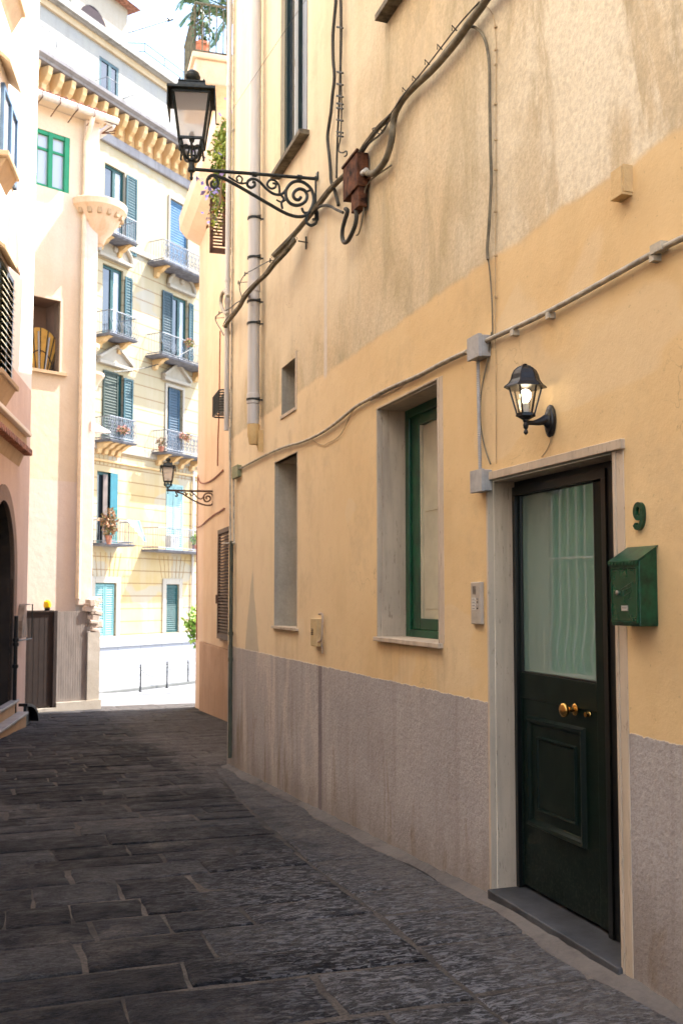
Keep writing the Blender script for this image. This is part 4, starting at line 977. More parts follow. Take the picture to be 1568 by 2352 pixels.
# window at s ~ 5.4
wx = 5.3; zt_ = rw(500, 434, .5)[1]; zb_ = rw(500, 558, .5)[1]
wn = MB().box(wx, wx+.9, -.035, .0, zb_, zt_).build('window', M['dark_glass'], PH)
for k, xx in enumerate((wx-.02, wx+.36)):
    m = MB(); y0, y1 = -.56+.16*k, -.03-.0*k
    m.box(xx, xx+.04, y0, y0+.06, zb_, zt_); m.box(xx, xx+.04, y1-.06, y1, zb_, zt_); m.box(xx, xx+.04, y0, y1, zb_, zb_+.07); m.box(xx, xx+.04, y0, y1, zt_-.07, zt_)
    n = 14
    for i in range(n): m.box(xx+.012, xx+.022, y0+.06, y1-.06, zb_+.07+(zt_-zb_-.14)*i/n, zb_+.07+(zt_-zb_-.14)*(i+.55)/n)
    m.build('shutter', M['brown_wood'], wn)
# dark rounded window cage
x0, z1 = rw(490, 913, .4); z0 = rw(490, 958, .4)[1]
r_ = empty('window_cage', FR.w(x0, 0, z0), 'small dark bulging window cage high on the peach wall beside the pale pipe', 'window cage', None, FR.ang); o = (x0, 0, z0)
m = MB()
for i in range(9): 
    zz = z0+(z1-z0)*i/8; m.tube([(x0, -.02, zz), (x0, -.36, zz), (x0+.05, -.40, zz), (x0+.65, -.40, zz), (x0+.70, -.36, zz), (x0+.7, -.02, zz)], .014, 6)
for i in range(7): m.tube([(x0+.03+i*.107, -.41, z0), (x0+.03+i*.107, -.41, z1)], .01, 6)
m.build('bars', M['iron'], r_, org=o); MB().box(x0+.06, x0+.64, -.30, -.0, z0+.02, z1-.02).build('box', M['black'], r_, org=o)
# loose cables on the peach house
def frt(pts, off, r, label, mat='rust_wire', cat='cable'):
    T = MB(); T.tube(wp(pts, off, FR), r, 6); return fm_thing(T, 'cable', M[mat], label, cat, fr=FR)
M['rust_wire'] = plain('rust_red_cable', (.30, .10, .05), .7, 0, .2, 8, 0)
frt([(456,1098),(460,1108),(470,1110),(485,1104),(500,1092),(512,1080)], .05, .016, 'reddish cable sagging above the far lamp bracket')
frt([(452,1212),(462,1208),(475,1196),(490,1184),(503,1176),(515,1168)], .05, .016, 'reddish cable drooping to the peach house below the far lamp')
frt([(500,1070),(501,1010),(503,960),(504,900),(505,820),(506,760)], .04, .014, 'thin vertical reddish wire on the peach wall near the corner')
frt([(452,1470),(452,1300),(453,1160),(455,1090)], .03, .012, 'thin wire down the far edge of the peach wall')
# second lamp, on the peach house
sx2, _ = rw(492, 1130, 0)
pW = FR.w(sx2, 0, 0); BY2 = pW.y
def b2p(u, v):
    r = ray(u, v); t = BY2/r.y; return r*t
at = b2p(490, 1150)
h2 = b2p(386, 1126)
r2 = empty('street_lamp', (at.x, BY2, h2.z-.5), 'smaller far street lantern on a scroll bracket from the peach house', 'street lamp')
o2 = (at.x, BY2, h2.z-.5)
xw = pW.x
m = MB(); m.tube([h2, b2p(430, 1127.5), (xw, BY2, b2p(490,1128.5).z)], .020, 8)
m.tube([(xw-.01, BY2, b2p(490,1120).z), (xw-.01, BY2, b2p(490,1168).z)], .022, 8); m.build('arm', M['rusty_iron'] if 'rusty_iron' in M else plain('rusty_iron', (.10, .05, .03), .6, .1, .3, 20, .2), r2, org=o2)
z4 = lambda x, y: (220.5+x*.1875, 833+y*.1875)
def cv(pts, r): m.tube(smooth_path([b2p(*z4(x, y)) for x, y in pts], 4), r, 6)
m = MB()
cv(((975,1575),(985,1600),(1000,1625),(985,1640),(975,1625)), .014)
cv(((990,1585),(1060,1605),(1130,1650),(1200,1690),(1300,1735),(1370,1748),(1420,1738),(1437,1690),(1425,1620),(1390,1600),(1340,1610),(1320,1650),(1335,1695),(1375,1700),(1402,1670),(1392,1640),(1362,1635),(1350,1655),(1362,1672)), .017)
cv(((1325,1630),(1290,1670),(1240,1650),(1205,1610),(1170,1585)), .013); cv(((1200,1610),(1170,1630),(1150,1600)), .012); cv(((1130,1600),(1110,1620),(1100,1595)), .012); cv(((1090,1640),(1110,1600),(1075,1590)), .012)
m.build('scrolls', bpy.data.materials.get('rusty_iron') or M['rust'], r2, smooth=True, org=o2)
lantern(r2, o2, h2, .74*1.02, R(-13), M['iron'], M['frost'])

# ================= LEFT HOUSE =================
M['sunlit_pale'] = plaster('sunlit_pale_stucco', (.82, .77, .70), (.84, .79, .73), (.74, .66, .58), .25, .2)  # sun on the upper left wall painted as a paler stucco
M['pink_wall'] = plaster('pink_stucco', (.60, .44, .36), (.66, .50, .41), (.48, .34, .27), .55, .35)
M['tan_soffit'] = plaster('tan_stone_trim', (.50, .36, .22), (.42, .30, .18), (.28, .20, .12), .5, .3)
M['tile'] = plain('terracotta_tile', (.34, .15, .09), .8, 0, .45, 9, .4)
LH = FL.root('left_house', 'pale house on the left with a dark arched doorway at street level', 'house')
def lw(u, v, off=0): return FL.uv(u, v, off)
zsplit = lw(60, 882)[1]; print('split', zsplit, 'L s at u0', lw(0, 1000)[0])  # sun and shade edge: paler colour above, pink below
RW = (-9.78, -8.82, -.95, 1.9)                   # window opposite the door, seen in its glass
W1 = [lw(0, 120)[0]-.9, lw(33, 280)[0], lw(33, 420, 0)[1], 0]; W1[3] = W1[2]+2.1
print('W1', W1)
m = MB().wall(-30, 0, zsplit, 16, [], 0); m.add([(0,0,zsplit),(0,0,16),(0,6,16),(0,6,zsplit)], [(0,3,2,1)]); m.build('wall', M['sunlit_pale'], LH)
arch_r = lw(29, 1450)[0]; arch_l = arch_r-2.1; az = lw(29, 1330)[1]; at_ = lw(0, 1188)[1]+.05
m = MB().wall(-30, 0, -2.9, zsplit, [[arch_l, arch_r, -2.9, at_+.9], list(RW)], 0, .3, False); m.reveal(RW, 0, .3)
m.add([(0,0,-2.9),(0,0,zsplit),(0,6,zsplit),(0,6,-2.9)], [(0,3,2,1)])
n = 20; cxA = (arch_l+arch_r)/2; rad = (arch_r-arch_l)/2; hA = at_+.25-az
pa = [(cxA+rad*math.cos(math.pi*i/n), az+hA*math.sin(math.pi*i/n)) for i in range(n+1)]
top = at_+.9
for i in range(n):
    (xa, za), (xb, zb_) = pa[i], pa[i+1]; m.add([(xa,0,za),(xa,0,top),(xb,0,top),(xb,0,zb_)], [(0,1,2,3)])
m.build('lower_wall', M['pink_wall'], LH)
m = MB(); full = [(arch_r, -2.9)]+pa+[(arch_l, -2.9)]
for i in range(len(full)-1):
    (xa, za), (xb, zb_) = full[i], full[i+1]; m.add([(xa,0,za),(xb,0,zb_),(xb,1.6,zb_),(xa,1.6,za)], [(0,1,2,3)])
m.add([(x, 1.6, z) for x, z in full], [tuple(range(len(full)))])
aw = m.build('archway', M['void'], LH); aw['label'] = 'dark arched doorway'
m = MB(); wA = .26; po = [(cxA+(rad+wA)*math.cos(math.pi*i/n), az+(hA+wA)*math.sin(math.pi*i/n)) for i in range(n+1)]
fi = [(arch_r, -2.3)]+pa+[(arch_l, -2.3)]; fo = [(arch_r+wA, -2.3)]+po+[(arch_l-wA, -2.3)]
for i in range(len(fi)-1):
    m.add([(fi[i][0],-.02,fi[i][1]),(fo[i][0],-.02,fo[i][1]),(fo[i+1][0],-.02,fo[i+1][1]),(fi[i+1][0],-.02,fi[i+1][1]),(fi[i][0],.05,fi[i][1]),(fo[i][0],.0,fo[i][1]),(fo[i+1][0],.0,fo[i+1][1]),(fi[i+1][0],.05,fi[i+1][1])], [(0,1,2,3),(0,4,7,3),(1,2,6,5)])
m.build('arch_surround', plaster('brown_stone', (.22,.15,.11), (.27,.19,.14), (.14,.09,.06), .5, .4), aw)
# tiled string course
x0 = -6; xe, za = lw(72, 1040, .2); xe, zb_ = lw(74, 997, .2); print('tile z', za, zb_)
m = MB().box(x0, xe-.03, -.12, 0, za+.05, zb_-.06); m.loft([[(x_,0,za-.26),(x_,-.12,za+.04),(x_,0,za+.04)] for x_ in (x0, xe-.05)])
m.build('string_course', M['tan_soffit'], LH, bevel=.01)
MB().box(x0, xe, -.2, 0, zb_-.058, zb_+.02).build('moulding', M['sunlit_pale'], LH, bevel=.015)
m = MB(); k = 0
while x0+k*.14+.1 < xe:
    xx = x0+k*.14
    if xx > -5: m.lathe([(.055,-.02),(.06,.0),(.05,.30)], (xx+.07, -.2, za+.0), 10, Matrix.Rotation(R(-90), 3, 'X'))
    k += 1
m.build('roof_tile', M['tile'], LH, smooth=True)
# windows with hoods and sills
def lwin(u_r, vt, vb, hood, sill, louvre, label):
    ht, st = hood, sill
    x1 = lw(u_r, (vt+vb)/2)[0]; z0 = lw(u_r, vb)[1]; x0 = x1-1.25; z1 = lw(u_r, vt)[1]; eh = lw(*ht, .2)[0]; es = lw(*st, .2)[0]; zh = lw(*ht, .2)[1]-z1
    m = MB(); f = .07
    m.box(x0, x0+f, -.06, .0, z0, z1); m.box(x1-f, x1, -.06, .0, z0, z1); m.box(x0, x1, -.06, 0, z1-f, z1-.0); m.box(x0, x1, -.06, 0, z0, z0+f); m.box((x0+x1)/2-.05, (x0+x1)/2+.05, -.07, 0, z0+f, z1-f)
    m.box(x1+.0, x1+.03, -.05, -.0, z0, z1)
    w_ = m.build('window', M['blue_grey'] if not louvre else M['green_dk'], LH); w_['label'] = label
    MB().box(x0+f, x1-f, -.02, -.006, z0+f, z1-f).build('pane', M['pale_glass'] if not louvre else M['dark_glass'], w_)
    if louvre:
        m = MB(); n = 15
        for i in range(n):
            zz = z0+.1+(z1-z0-.2)*i/n; m.add([(x0+f,-.02,zz+.09),(x1-f,-.02,zz+.09),(x1-f,-.10,zz),(x0+f,-.10,zz),(x0+f,-.02,zz+.075),(x1-f,-.02,zz+.075),(x1-f,-.10,zz-.015),(x0+f,-.10,zz-.015)], [(0,1,2,3),(4,7,6,5),(2,3,7,6),(0,4,5,1)])
        m.build('louvres', M['cream_shutter'], w_)
    h = MB(); h.loft([[(x_,0,z1+zh+.16),(x_,-.2,z1+zh+.0),(x_,-.2,z1+zh+.05),(x_,0,z1+zh+.24)] for x_ in (x0-.3, eh)]); h.build('hood', M['tan_soffit'], w_)
    s_ = MB(); s_.box(x0-.3, es, -.2, 0, z0-.08, z0-.001); s_.loft([[(x_,0,z0-.36),(x_,-.16,z0-.081),(x_,0,z0-.081)] for x_ in (x0-.2, es-.06)]); s_.build('sill', M['tan_soffit'], w_, bevel=.01)
M['blue_grey'] = plain('blue_grey_paint', (.10, .17, .25), .4, 0, .1, 5, 0)
lwin(33, 270, 440, (50, 216), (46, 455), False, 'pale shuttered window under the top hood')
lwin(22, 640, 895, (48, 634), (44, 916), True, 'slatted dark shutter window above the tiled course')
x1, z_ = lw(61, 42, .22)
m = MB(); m.box(x1-2.2, x1, -.22, 0, z_, z_+.08); m.loft([[(x_,0,z_-.34),(x_,-.18,z_-.001),(x_,0,z_-.001)] for x_ in (x1-2.1, x1-.06)]); m.build('sill', M['tan_soffit'], LH)
# window that the door glass mirrors
a, b_, c, d = RW
M['sea_green'] = plain('sea_green_shutter', (.22, .55, .42), .5, 0, .15, 4, .1)
m = MB(); m.box(a, a+.08, .1, .16, c, d); m.box(b_-.08, b_, .1, .16, c, d); m.box((a+b_)/2-.05, (a+b_)/2+.05, .09, .16, c, d); m.box(a, b_, .1, .16, d-.08, d); m.box(a, b_, .1, .16, .3, .38)
w_ = m.build('window', M['sea_green'], LH); w_['label'] = 'barred green window facing the green door'
a2 = MB(); a2.box(a+.08, (a+b_)/2-.05, .13, .16, c+.02, d-.1); a2.box((a+b_)/2+.05, b_-.08, .13, .16, c+.02, d-.1); a2.build('shutter', M['sea_green'], w_)
m = MB()
for i in range(7):
    xx = a+.05+i*(b_-a-.1)/6; m.tube(smooth_path([(xx,-.04,d+.05),(xx,-.05,.4),(xx,-.05,-.2),(xx,-.09,-.5),(xx,-.12,-.7),(xx,-.06,-.92)], 4), .009, 6)
for z_ in (.45, d-.15, -.92): m.tube([(a,-.05,z_),(b_,-.05,z_)], .015, 6)
m.build('bars', plain('bright_white_bars', (.85,.85,.82), .5, 0, .03, 5, 0), w_)
m = MB().box(a-.2, b_+.2, -.35, 0, c-.12, c-.0); m.build('sill', M['white'], w_)
# pipe, plaque, steps, guard stone
x = lw(35, 1500, .06)[0]; zt_ = lw(35, 1415, .06)[1]; zb_ = lw(35, 1640, .06)[1]
m = MB().tube([(x,-.07,zb_),(x,-.07,zt_)], .035, 10)
for v in (1470, 1480, 1530): m.lathe([(.05,-.03),(.055,0),(.05,.03)], (x,-.07,lw(35, v, .06)[1]), 10)
fm_thing(m, 'drain_pipe', M['black_iron'], 'black iron pipe beside the dark archway on the left', 'drain pipe', fr=FL)
x0, z0 = lw(41, 1466, .03); x1 = lw(54, 1466, .03)[0]; zt_ = lw(47, 1387, .03)[1]
m = MB().prism([(x0, z0), (x1, z0), (x1-.08, (z0+zt_)/2), ((x0+x1)/2+.02, zt_), ((x0+x1)/2-.06, zt_-.03), (x0+.05, (z0+zt_)/2)], -.10, .0)
fm_thing(m, 'niche_board', plain('dusty_board', (.28,.21,.15), .8, 0, .3, 6, .2), 'pointed brown board hanging on the pink wall by the pipe', 'board', fr=FL, smooth=False)
xc, zc2 = lw(66, 1388, .05); z0 = lw(66, 1466, .05)[1]; x0 = lw(40, 1466, .05)[0]
m = MB().tube([(x0,-.05,z0),(xc+.02,-.12,z0),(xc+.02,-.12,zc2),(xc-.25,-.05,zc2)], .012, 6); fm_thing(m, 'sign_frame', M['iron'], 'thin bent metal frame at the corner of the left house', 'frame', fr=FL)
# steps in front of the arch: two slabs projecting into the alley
def gpt(u, v, z):                                  # ray to a horizontal plane
    r = ray(u, v); t = z/r.z; return r*t
zs1 = gz(16.5)+.17
c1 = gpt(67, 1634, zs1)
L1 = FL.n; sN_ = (c1-FL.o).dot(FL.d); dN = (c1-FL.o).dot(FL.n); print('step corner local', sN_, dN, c1)
dN = max(min(dN, -.25), -1.0)
def step(x0, x1, y0, z, label, grp='steps at the dark archway'):
    r_ = empty('step', FL.w((x0+x1)/2, y0, z-.17), label, 'step', grp, FL.ang); o = ((x0+x1)/2, y0, z-.17)
    MB().box(x0, x1, y0, .0, z-.045, z).build('tread', plain('grey_marble_tread', (.28,.26,.25), .5, 0, .2, 4, .1), r_, bevel=.008, org=o)
    MB().box(x0+.03, x1-.03, y0+.035, .0, z-.8, z-.0455).build('riser', M['tan_soffit'], r_, org=o)
step(arch_l-.4, sN_, dN, zs1, 'lower marble step jutting into the alley by the archway')
step(arch_l, arch_r+.12, dN*.45, zs1+.22, 'upper marble step inside the dark archway')
# black curved hose guard
cg = lw(60, 1650, .1); m = MB(); xg, zg = lw(52, 1656, .12)
pth = [(xg-.1+.55*math.sin(t)*1.0, -.14-.12*math.sin(t), gz(18.7)+.03+.34*math.cos(t)) for t in [k*math.pi/2/10 for k in range(11)]]
for i in range(10): m.bar(pth[i], pth[i+1], .16, .05)
m.prism([(p_[0], p_[2]-.02) for p_ in pth]+[(xg-.1, gz(18.7))], -.20, -.15)
fm_thing(m, 'wheel_guard', M['black_iron'], 'black quarter round metal guard at the foot of the left corner', 'wheel guard', fr=FL)

# ================= CREAM HOUSE WITH ROUND CORNER (left, behind) =================
M['cream'] = plaster('cream_peach_stucco', (.62, .51, .37), (.67, .56, .42), (.56, .42, .28), .3, .25)
M['pinkcream'] = plaster('pale_pink_stucco', (.64, .54, .46), (.69, .58, .49), (.56, .44, .36), .35, .25)
M['leaf_green'] = plain('bright_green_paint', (.004, .22, .085), .4, 0, .1, 5, 0)
QH = FQ.root('corner_house', 'cream house with green window, roof gutter and rounded mouldings at its corner', 'house')
qw = lambda u, v, off=0: FQ.uv(u, v, off)
zg = qw(180, 272)[1]; xpil = qw(183, 900)[0]; xr = qw(215, 900)[0]; zs_ = qw(120, 1103)[1]
gw = [qw(80.7, 291)[0], qw(161, 340)[0], qw(80.7, 422)[1], qw(80.7, 291)[1]]
ow = [qw(76, 760)[0]-.25, qw(138, 760)[0], qw(100, 850)[1], qw(100, 684)[1]]
print('Q', zg, xpil, xr, zs_, gw, ow)
m = MB().wall(-6, xpil, zs_, zg, [gw, ow], 0, .3, False); m.reveal(gw, 0, .3); m.build('wall', M['cream'], QH)
m = MB().wall(-6, xpil, -3, zs_-.0, [], 0); m.build('lower_wall', M['pinkcream'], QH)
m = MB().box(xpil, xr, -.10, 3, -.2, zg); m.build('pilaster', M['pinkcream'], QH, bevel=.02)
m = MB().box(-6, xr, .3, 6, zg, zg+.1); m.add([(xr,0,-3),(xr,0,zg),(xr,6,zg),(xr,6,-3)], [(0,3,2,1)]); m.build('roof', M['tile'], QH)
# rounded corner column on the side face
xc = xr+.08; m = MB()
m.lathe([(.30,-3),(.30,zg-.1)], (xc-.08, .55, 0), 24); m.build('column', M['pinkcream'], QH, smooth=True)
for v, rr, hh in ((790, .36, .08), (858, .48, .28)):
    z_ = qw(240, v)[1]; 
    m = MB().lathe([(.30,-hh*1.2),(.36,-hh*.6),(rr,-.02),(rr,.04),(.30,.06)], (xc-.08, .50, z_), 24); m.build('ring_moulding', M['cream'], QH, smooth=True)
z_ = qw(240, 984)[1]; m = MB(); m.loft([[(xr-.1,-.12,z_-.10),(xr-.1,.8,z_-.10),(xr-.1,.8,z_+.12),(xr-.1,-.12,z_+.12)],[(xr+.62,.3,z_-.03),(xr+.62,.36,z_-.03),(xr+.62,.36,z_+.0),(xr+.62,.3,z_+.0)]]); m.build('drip_ledge', M['sunlit_pale'], QH)
# round balcony capital
zc_ = qw(240, 475)[1]; bx = MB()
prof = [(.16,-.90),(.24,-.72),(.36,-.60),(.40,-.52),(.50,-.40),(.52,-.34),(.64,-.18),(.68,-.14),(.69,.0),(.64,.03)]
bx.lathe(prof, (xr+.08, .12, zc_+.0), 32); cp_ = bx.build('round_balcony', plaster('carved_capital', (.64,.46,.30), (.70,.52,.36), (.48,.28,.13), .6, .4), QH, smooth=True)
for k in range(16):
    a_ = k*math.pi/8; m = MB(); m.obox((xr+.08+.56*math.cos(a_), .12+.56*math.sin(a_), zc_-.27), .10, .10, .15, Matrix.Rotation(a_, 3, 'Z'))
    m.build('dentil', M['tan_soffit'], cp_, bevel=.02)
# green window
a, b_, c, d = gw; m = MB(); f = .09; xm = (a+b_)/2-.03
m.box(a, a+f, .03, .12, c, d); m.box(b_-f*1.3, b_, -.0, .12, c, d); m.box(a, b_, .02, .12, d-f, d); m.box(a, b_, .03, .12, c, c+f*.7); m.box(xm-f*.55, xm+f*.55, .01, .12, c, d); zt_ = c+(d-c)*.68; m.box(a, b_, .05, .11, zt_-.025, zt_+.025)
w_ = m.build('window', M['leaf_green'], QH); w_['label'] = 'bright green six pane window'
MB().box(a, b_, .085, .095, c, d).build('pane', M['pale_glass'], w_)
# open loggia window with ochre fan
a, b_, c, d = ow; m = MB(); m.box(a-.1, b_+.16, -.08, .06, c-.07, c); ls = m.build('sill', M['tan_soffit'], QH)
m = MB(); m.box(b_, b_+.05, -.03, .3, c, d); m.box(a, b_+.05, -.03, .02, d, d+.06); m.build('window_frame', M['cream'], QH)
m = MB(); m.add([(a-1,.7,c-.5),(b_,.7,c-.5),(b_,.7,d+.5),(a-1,.7,d+.5)], [(0,1,2,3)]); m.add([(b_,.02,c),(b_,.7,c),(b_,.7,d),(b_,.02,d)], [(0,3,2,1)]); m.add([(a,.02,c),(b_,.02,c),(b_,.7,c),(a,.7,c)], [(0,1,2,3)]); m.add([(a,.02,d),(b_,.02,d),(b_,.7,d),(a,.7,d)], [(0,1,2,3)]); m.build('loggia_wall', plaster('loggia_shade_brown', (.20,.13,.10),(.24,.16,.12),(.12,.08,.06),.3,.2), QH)  # dark brown puts the reveal's shade into the plaster colour
cxf = FQ.uv(93, 790, -.22)[0]; fan = MB(); N = 14
ptf = [(cxf+.42*math.cos(math.pi*i/N), c+.55+.45*math.sin(math.pi*i/N)) for i in range(N+1)]
fan.prism([(cxf+.22, c), ]+ptf+[(cxf-.22, c)], .22, .28); fw_ = fan.build('fan_window', plain('ochre_leaded_glass', (.50,.29,.06), .3, 0, .2, 5, 0), QH)
m = MB()
for i in range(1, N, 2):
    m.bar((cxf+.0+(ptf[i][0]-cxf)*.5,   .21, c), (ptf[i][0], .21, ptf[i][1]), .014, .02)
for t in (.7,): m.tube([(cxf+.42*t*1.0*math.cos(math.pi*i/N),   .21, c+.05+.62*t*math.sin(math.pi*i/N)) for i in range(N+1)], .012, 5)
m.build('lead_bar', M['iron'], fw_)
m = MB(); m.bar((cxf-.03, .205, c), (cxf-.06, .205, c+.9), .09, .01); m.bar((cxf+.1, .205, c), (cxf+.2, .205, c+.8), .09, .01); m.build('pale_pane', M['pale_glass'], fw_)
# gutter and eaves
G0 = MB(); zz = zg+.04
pts = [(-6,-.38,zz),(xr-.25,-.38,zz),(xr-.02,-.36,zz),(xr+.22,-.2,zz),(xr+.30,.05,zz),(xr+.30,1.4,zz)]
G0.tube(smooth_path(pts, 4), .085, 10); gt = G0.build('gutter', M['zinc'], QH, smooth=True)
m = MB()
for i in range(9):
    xx = -1.4+i*.42
    if xx < xr: m.tube([(xx,-.30,zz+.08),(xx,-.48,zz+.03),(xx,-.47,zz-.09),(xx,-.3,zz-.12),(xx,-.0,zz-.22)], .012, 6)
for a_ in (.3, .9, 1.4): m.tube([(xr+.1,.0,zz-.2),(xr+.1+.32*math.sin(a_),.0-.32*math.cos(a_),zz-.12)], .012, 6)
m.build('gutter_hook', M['rust'], gt)
m = MB(); k = 0
while -6+k*.19 < xr+.15:
    m.lathe([(.075,0),(.08,.02),(.07,.6)], (-6+k*.19, -.36, zz+.09), 8, Matrix.Rotation(R(-78), 3, 'X')); k += 1
m.build('roof_tile', M['tile'], gt, smooth=True)
m = MB().box(-6, xr+.1, -.30, .3, zz-.02, zz+.05); m.build('eave_board', M['cream'], QH)
m = MB().tube(smooth_path([(xpil+.03,-.36,zz-.05),(xpil+.0,-.34,zz-.22),(xpil-.0,-.2,zz-.42),(xpil,-.09,zz-.55)], 4)+[(xpil,-.09,-.05)], .055, 10)
r_ = fm_thing(m, 'drain_pipe', plain('cream_painted_pipe', (.72,.58,.42), .6, 0, .1, 6, .1), 'cream painted drain pipe down the corner house from the roof gutter', 'drain pipe', fr=FQ)
# gate and boundary wall
gq = lambda u, v: qw(u, v, .35)
x0 = gq(66, 1500)[0]-.5; x1 = gq(126, 1500)[0]; x2 = gq(199, 1500)[0]; zt_ = gq(126, 1406)[1]
zb1 = gq(126, 1614)[1]
m = MB().box(x0, x1-.0, -.36, -.30, zb1-.06, zt_); M['gate'] = plain('dark_brown_sheet', (.030,.019,.015), .6, 0, .2, 6, .1)
r_ = empty('metal_gate', FQ.w(x1, -.33, zb1-.3), 'low dark brown sheet metal gate beside the left house corner', 'gate', None, FQ.ang); o = (x1, -.33, zb1-.3)
m.build('panel', M['gate'], r_, org=o)
m = MB()
for i in range(9): m.box(x0+i*(x1-x0)/9, x0+i*(x1-x0)/9+.006, -.363, -.3605, zb1-.06, zt_)
m.box(x1-.05, x1+.03, -.40, -.26, zb1-.3, zt_+.03); m.box(x0, x1-.05, -.385, -.25, zt_+.0005, zt_+.04)
m.build('frame', M['gate'], r_, org=o)
m = MB().box(x1+.031, x2, -.36, -.28, zb1-.0, zt_+.01); 
sp = empty('sheet_fence', FQ.w(x2, -.33, zb1-.3), 'grey brown corrugated sheet fence lit by the sun beside the dark gate', 'fence', None, FQ.ang); o = (x2, -.33, zb1-.3)
M['sheet'] = plain('grey_brown_sheet', (.27,.23,.20), .6, 0, .15, 5, .1, 40, .3, (2, 2, .5))
m.build('panel', M['sheet'], sp, org=o)
m = MB(); i = 0
while x1+.04+i*.055 < x2: m.tube([(x1+.05+i*.055, -.360, zb1+.0), (x1+.05+i*.055, -.360, zt_+random.uniform(.0, .03))], .0035, 6); i += 1
m.build('ribs', M['sheet'], sp, org=o)
m = MB().box(x1+.03, x2+.34, -.42, .0, -2.9, zb1-.0005); m.box(x2+.005, x2+.30, -.40, .1, zb1, zt_-.45); m.box(x0, x1+.03, -.42, 0, -2.9, zb1-.10)
tag(m.build('low_wall', plaster('rubble_plinth', (.42,.37,.30), (.50,.45,.38), (.26,.22,.17), .6, .5), None, org=None), 'pale rubble base wall under the sheet fence', 'low wall')
bpy.data.objects['low_wall'].location = FQ.o; bpy.data.objects['low_wall'].rotation_euler = (0, 0, FQ.ang)
random.seed(3); m = MB()
for k in range(26): m.obox((x2+.17+random.uniform(-.13,.13), -.25+random.uniform(-.1,.1), zt_-.45+random.uniform(0, .75)), random.uniform(.1,.24), random.uniform(.14,.22), random.uniform(.08,.18), Matrix.Rotation(random.uniform(-.4,.4), 3, 'Y'))
o_ = m.build('rubble_stone', plaster('rubble', (.52,.42,.34), (.60,.52,.44), (.40,.22,.15), .6, .5), QH, bevel=.02)
# yellow lamp / flower on gate
fx, fz = gq(110, 1404)
r_ = empty('yellow_lamp', FQ.w(fx, -.33, zt_), 'small bright yellow warning lamp standing on the dark gate', 'lamp', None, FQ.ang); o = (fx, -.33, zt_)
MB().lathe([(.05,.04),(.06,.06),(.06,.09)], (fx,-.33,zt_), 12).build('base', M['black'], r_, org=o)
MB().lathe([(.055,.09),(.075,.11),(.08,.17),(.07,.23),(.03,.26),(.001,.265)], (fx,-.33,zt_), 16).build('dome', plain('yellow_plastic', (.85,.55,.01), .3, 0, .05, 5, 0), r_, smooth=True, org=o)
# ================= YELLOW APARTMENT BLOCK ACROSS THE ROAD =================
def facade_mat():
    g = NG('rusticated_stucco'); x, y, z = g.sep()
    b = g.mix(g.ramp(g.noise(.5, 6, .6), [(.35, 0), (.65, 1)]), (.48, .34, .15), (.52, .385, .20))
    up = g.step(z, 4.2, 6.6); b = g.mix(up, b, g.mix(g.noise(.9, 5), (.44, .36, .22), (.42, .335, .20)))
    st = g.ramp(g.noise(1, 6, .6, g.map((1.6, 1.6, .2))), [(.5, 0), (.75, .5)]); b = g.mix(st, b, (.55, .46, .36))
    pt = g.ramp(g.noise(.6, 2, .3, g.map((1, 1, 1.3), (5, 1, 2))), [(.60, 0), (.62, .5)]); b = g.mix(pt, b, (.38, .36, .31))
    fr = g.math('FRACT', g.math('DIVIDE', g.math('ADD', z, 50.0), .535)); ln = g.math('SUBTRACT', 1, g.step(g.math('ABSOLUTE', g.math('SUBTRACT', fr, .5)), .02, .055))
    msk = g.math('SUBTRACT', 1, g.step(z, 14.2, 14.3)); ln = g.math('MULTIPLY', ln, msk)
    b = g.mix(g.math('MULTIPLY', ln, .8), b, (.24, .13, .05)); g.col(b); g.set(.9, 0, .2); g.bump(ln, -.6, .03); g.bump(g.noise(20, 3), .2, .01); return g.m
M['facade'] = facade_mat()
M['attic'] = plaster('pale_attic_stucco', (.36, .34, .285), (.32, .31, .285), (.25, .23, .21), .5, .2)
M['ochre_trim'] = plaster('ochre_stone_trim', (.64, .40, .17), (.70, .48, .25), (.46, .26, .10), .5, .3)
M['grey_trim'] = plaster('grey_stone_cornice', (.26, .24, .235), (.31, .29, .28), (.14, .12, .11), .6, .4)
M['pale_trim'] = plaster('pale_stucco_trim', (.42, .37, .29), (.40, .34, .26), (.3, .23, .15), .4, .2)
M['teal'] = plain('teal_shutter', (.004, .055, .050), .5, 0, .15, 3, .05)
M['teal_sea'] = plain('sea_teal_shutter', (.03, .20, .18), .5, 0, .12, 3, .05)  # brighter sea-green paint than the plain teal
M['blue_shut'] = plain('slate_blue_shutter', (.016, .066, .076), .5, 0, .12, 3, .05)
M['olive_shut'] = plain('olive_green_shutter', (.022, .038, .024), .6, 0, .15, 3, .05)
M['rail'] = plain('pale_painted_rail', (.20, .21, .23), .5, .1, .2, 8, 0)
M['slab'] = plain('grey_balcony_slab', (.16, .155, .165), .8, 0, .3, 4, .3)
AB = FF.root('apartment_block', 'tall yellow apartment block with balconies and orange bracketed cornice across the road', 'building')
fw_ = lambda u, v, off=0: FF.uv(u, v, off)
def FH(uL, uR, vT, vB):
    return [fw_(uL, vT)[0], fw_(uR, vT)[0], fw_(uL, vB)[1], fw_(uL, vT)[1]]
zc0 = fw_(340, 289+0)[1]                                  # top of main cornice slab
zc1 = fw_(275, 325)[1]; zbr = fw_(275, 272)[1]; ztop = fw_(269.5, 95)[1]
zco = fw_(275, 252, .9)[1]; 
print('facade cornice', zc1, zbr, ztop, zco)
WN = {}
WN['attic_far'] = FH(77, 97, 11, 128); WN['attic_far'][0] = WN['attic_far'][1]-1.2
WN['attic'] = FH(233, 278, 126, 238)
WN['l4'] = FH(245, 288, 374, 562); WN['r4'] = FH(390, 431, 455, 605)
